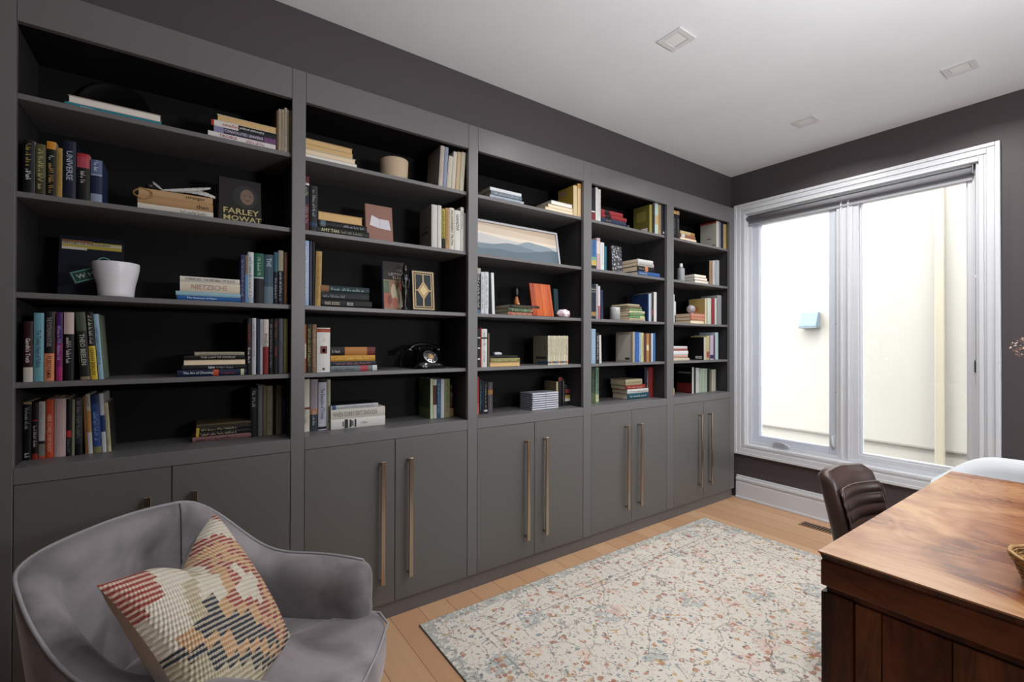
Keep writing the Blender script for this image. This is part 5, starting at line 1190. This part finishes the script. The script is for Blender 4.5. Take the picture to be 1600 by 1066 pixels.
# piping along the outer rim and down the arm fronts
def end_pipe(t_):
    s_, pp = section(t_); P0, n_ = plan(t_); q = []
    for k in range(5): q.append(s_[5] + Vector((.012+.004*k, 0, -.012-.035*k)))
    return q
pl_ = [p + Vector((0, 0, .002)) for p in pipe]
pl_ = end_pipe(-1)[::-1] + pl_ + end_pipe(1)
MB().tube(pl_, .0042, n=8).build('piping', M_piping, ac)
# vertical seams inside the back
for sy in (.30,):
    s_, _q = section(sy); inner = s_[8:14]
    MB().tube([q + Vector((.002, 0, .001)) for q in inner], .0016, n=6).build('seam', mat('#4c4a4e', .8), ac)
# seat cushion: T shape, front rounded
def cushion_outline(sc, dx=0):
    pts = [(-.27, -.20), (-.30, 0), (-.27, .20), (-.10, .262), (.10, .268), (.215, .272), (.235, .300), (.255, .335), (.30, .335), (.345, .27), (.362, .12), (.366, 0), (.362, -.12), (.345, -.27), (.30, -.335), (.255, -.335), (.235, -.300), (.215, -.272), (.10, -.268), (-.10, -.262)]
    return [((x-.03)*sc+.03+dx, y*sc*.86) for x, y in pts]
mb = MB(); L_ = [(.02, .31), (.955, .312), (.99, .33), (1.0, .355), (1.0, .405), (.99, .432), (.96, .450), (.86, .462), (.6, .472), (.3, .476), (.02, .477)]
P = []
for sc, z in L_:
    o_ = cushion_outline(sc); P.append([(x, y, z) for x, y in o_]+[(o_[0][0], o_[0][1], z)])
mb.grid(P); bmesh.ops.remove_doubles(mb.bm, verts=mb.bm.verts[:], dist=.0003); mb.build('seat_cushion', M_velvet, ac, smooth=True, subsurf=1)
o_ = cushion_outline(.985); MB().tube([(x, y, .437) for x, y in o_[6:17]], .0036, n=8).build('cushion_piping', M_piping, ac)
MB().grid
mb = MB(); mb.grid(superbox([(.0, .001, .001, .20), (.0, .30, .25, .20), (.0, .31, .26, .22), (.0, .31, .26, .308), (.0, .001, .001, .309)], n=40, p=4)); mb.build('seat_base', M_velvet, ac, smooth=False)
for (x, y) in ((.24, .21), (.24, -.21), (-.22, .18), (-.22, -.18)):
    MB().tube([(x, y, .205), (x*1.12, y*1.12, .0)], [.018, .011], n=12).build('leg', mat('#17120f', .35), ac)

# ------------------------------------------------------------------ kilim cushion
def stripe(name, c1, c2, sc=42.0):
    t = NT(name, .95)
    w = t.node('TexWave', {'bands_direction': 'Y'}, Vector=t.coords((1, 1, 1), 'Object', (0, 0, math.radians(16))), Scale=sc/1.5, Distortion=.8, Detail=2.0, Detail_Scale=4.0)
    kn = t.node('TexWave', {'bands_direction': 'X'}, Vector=t.coords((1, 1, 1), 'Object', (0, 0, math.radians(16))), Scale=55.0, Distortion=1.5)
    t.color(t.mix(t.math('GREATER_THAN', w.outputs[0], .52), c1, c2))
    h = t.math('ADD', w.outputs[0], t.math('MULTIPLY', kn.outputs[0], .7)); t.bump(h, .8, .003); return t.m
K = {'w': stripe('cream_wool', '#d5cbb9', '#e2d9c9'), 'r': stripe('red_striped_wool', '#9c4c46', '#d5b8a4'), 't': stripe('tan_wool', '#c69a72', '#d9bd9c'), 'n': stripe('navy_striped_wool', '#363c46', '#b9ae9c'), 'b': stripe('oatmeal_wool', '#b6a98c', '#cdc2a8')}
def kilim(u, v):
    """u along the top edge (0 = left corner), v towards the bottom; stepped diamonds"""
    cu, cv_ = .64, .46
    v = math.floor(v*20)/20 + .025; u = u - .16*(v-.5)
    du = abs(u-cu); dv = abs(v-cv_)
    # saw-toothed distance: steps along v are shorter than along u
    d = du + dv*1.05 + .075*((v*5.0) % 1.0) * (1 if du > .03 else 0)
    if u < .15 and v < .20 and u + v*.9 < .19: return 'r'
    if d < .175: return 'w'
    if d < .265: return 'r'
    if d < .345: return 't'
    if d < .43: return 'r' if u > cu-.12 else ('w' if v < cv_ - .05 else 'n')
    if d < .53: return ('n' if v > .35 else 'w') if u < .62 else 't'
    if d < .62: return ('t' if v > .40 else 'b') if u < .62 else 'r'
    if d < .72: return 'n' if v > .45 else ('w' if u < .5 else 'w')
    if d < .82: return 'b' if v > .5 else 'w'
    return 'b' if v > .5 else 'r'
cu_ = tag(empty('cushion', (0, 0, 0)), 'kilim cushion with stepped diamonds in cream, red, tan and navy on the armchair', 'cushion')
CL, CT, CR = at_depth(1.02, 150, 915), at_depth(1.30, 335, 802), at_depth(1.10, 437, 972)
S_ = .435
def solve_pillow():
    """corner depths so that the three seen corners form a square of side S_"""
    r1, r2, r3 = ray(150, 915), ray(335, 802), ray(437, 972)
    best = None
    for k1 in range(80):
        d1 = .85+.006*k1
        for k2 in range(80):
            d2 = .95+.008*k2; a = (r1*d1-r2*d2); e1 = abs(a.length-S_)
            if e1 > .02: continue
            for k3 in range(80):
                d3 = .85+.006*k3; b = (r3*d3-r2*d2); e = e1+abs(b.length-S_)+abs(a.dot(b))/S_*1.0
                if best is None or e < best[0]: best = (e, d1, d2, d3)
    return best
_e, d1, d2, d3 = solve_pillow()
CL, CT, CR = CAM+ray(150, 915)*d1, CAM+ray(335, 802)*d2, CAM+ray(437, 972)*d3
eu = (CT-CL).normalized(); ev = (CR-CT); ev = (ev - eu*ev.dot(eu)).normalized(); en = eu.cross(ev)
if en.dot(CAM-CT) < 0: en = -en
# local frame: x along left->top edge, y = -(towards the lower edge)
cc = CT - eu*S_/2 + ev*S_/2
Mx = Matrix(((eu.x, -ev.x, en.x, cc.x), (eu.y, -ev.y, en.y, cc.y), (eu.z, -ev.z, en.z, cc.z), (0, 0, 0, 1)))
if Mx.to_3x3().determinant() < 0: print('MIRRORED PILLOW')
cu_.matrix_world = Mx
print('pillow corners', CL, CT, CR, 'err', _e, 'lower', cc-eu*S_/2+ev*S_/2)
N_ = 64
def puff(u, v):
    a = max(0, 1-(2*u-1)**2); b = max(0, 1-(2*v-1)**2); h_ = .078*(a*b)**.42
    return h_
def pos(u, v, side):
    x = (u-.5)*S_; y = (.5-v)*S_
    # edges pulled in between the corners, dent in the middle of the top edge
    pin = .030
    x -= math.copysign(1, x)*pin*abs(2*u-1)**3*(1-(2*v-1)**2); y -= math.copysign(1, y)*pin*abs(2*v-1)**3*(1-(2*u-1)**2)
    dent = math.exp(-((u-.52)/.17)**2)*max(0, 1-v*3.2)
    y -= .050*dent
    z = side*puff(u, v)*(1-.45*dent) - .02*dent
    z += .004*math.sin(u*17+v*9)*puff(u, v)*10*.5
    return (x, y, z)
mb = MB(); order = ['w', 'r', 't', 'n', 'b']; [mb.mi(K[k]) for k in order]
V = [[mb.bm.verts.new(Vector(pos(i/N_, j/N_, 1))) for j in range(N_+1)] for i in range(N_+1)]
for i in range(N_):
    for j in range(N_):
        f = mb.bm.faces.new((V[i][j], V[i+1][j], V[i+1][j+1], V[i][j+1])); f.smooth = True
        f.material_index = order.index(kilim((i+.5)/N_, (j+.5)/N_))
mb.build('knitted_front', None, cu_)
mb = MB(); mb.grid([[pos(i/32, j/32, -.9) for j in range(33)] for i in range(33)]); mb.build('plain_back', mat('#c9c4c0', .8), cu_, smooth=True)
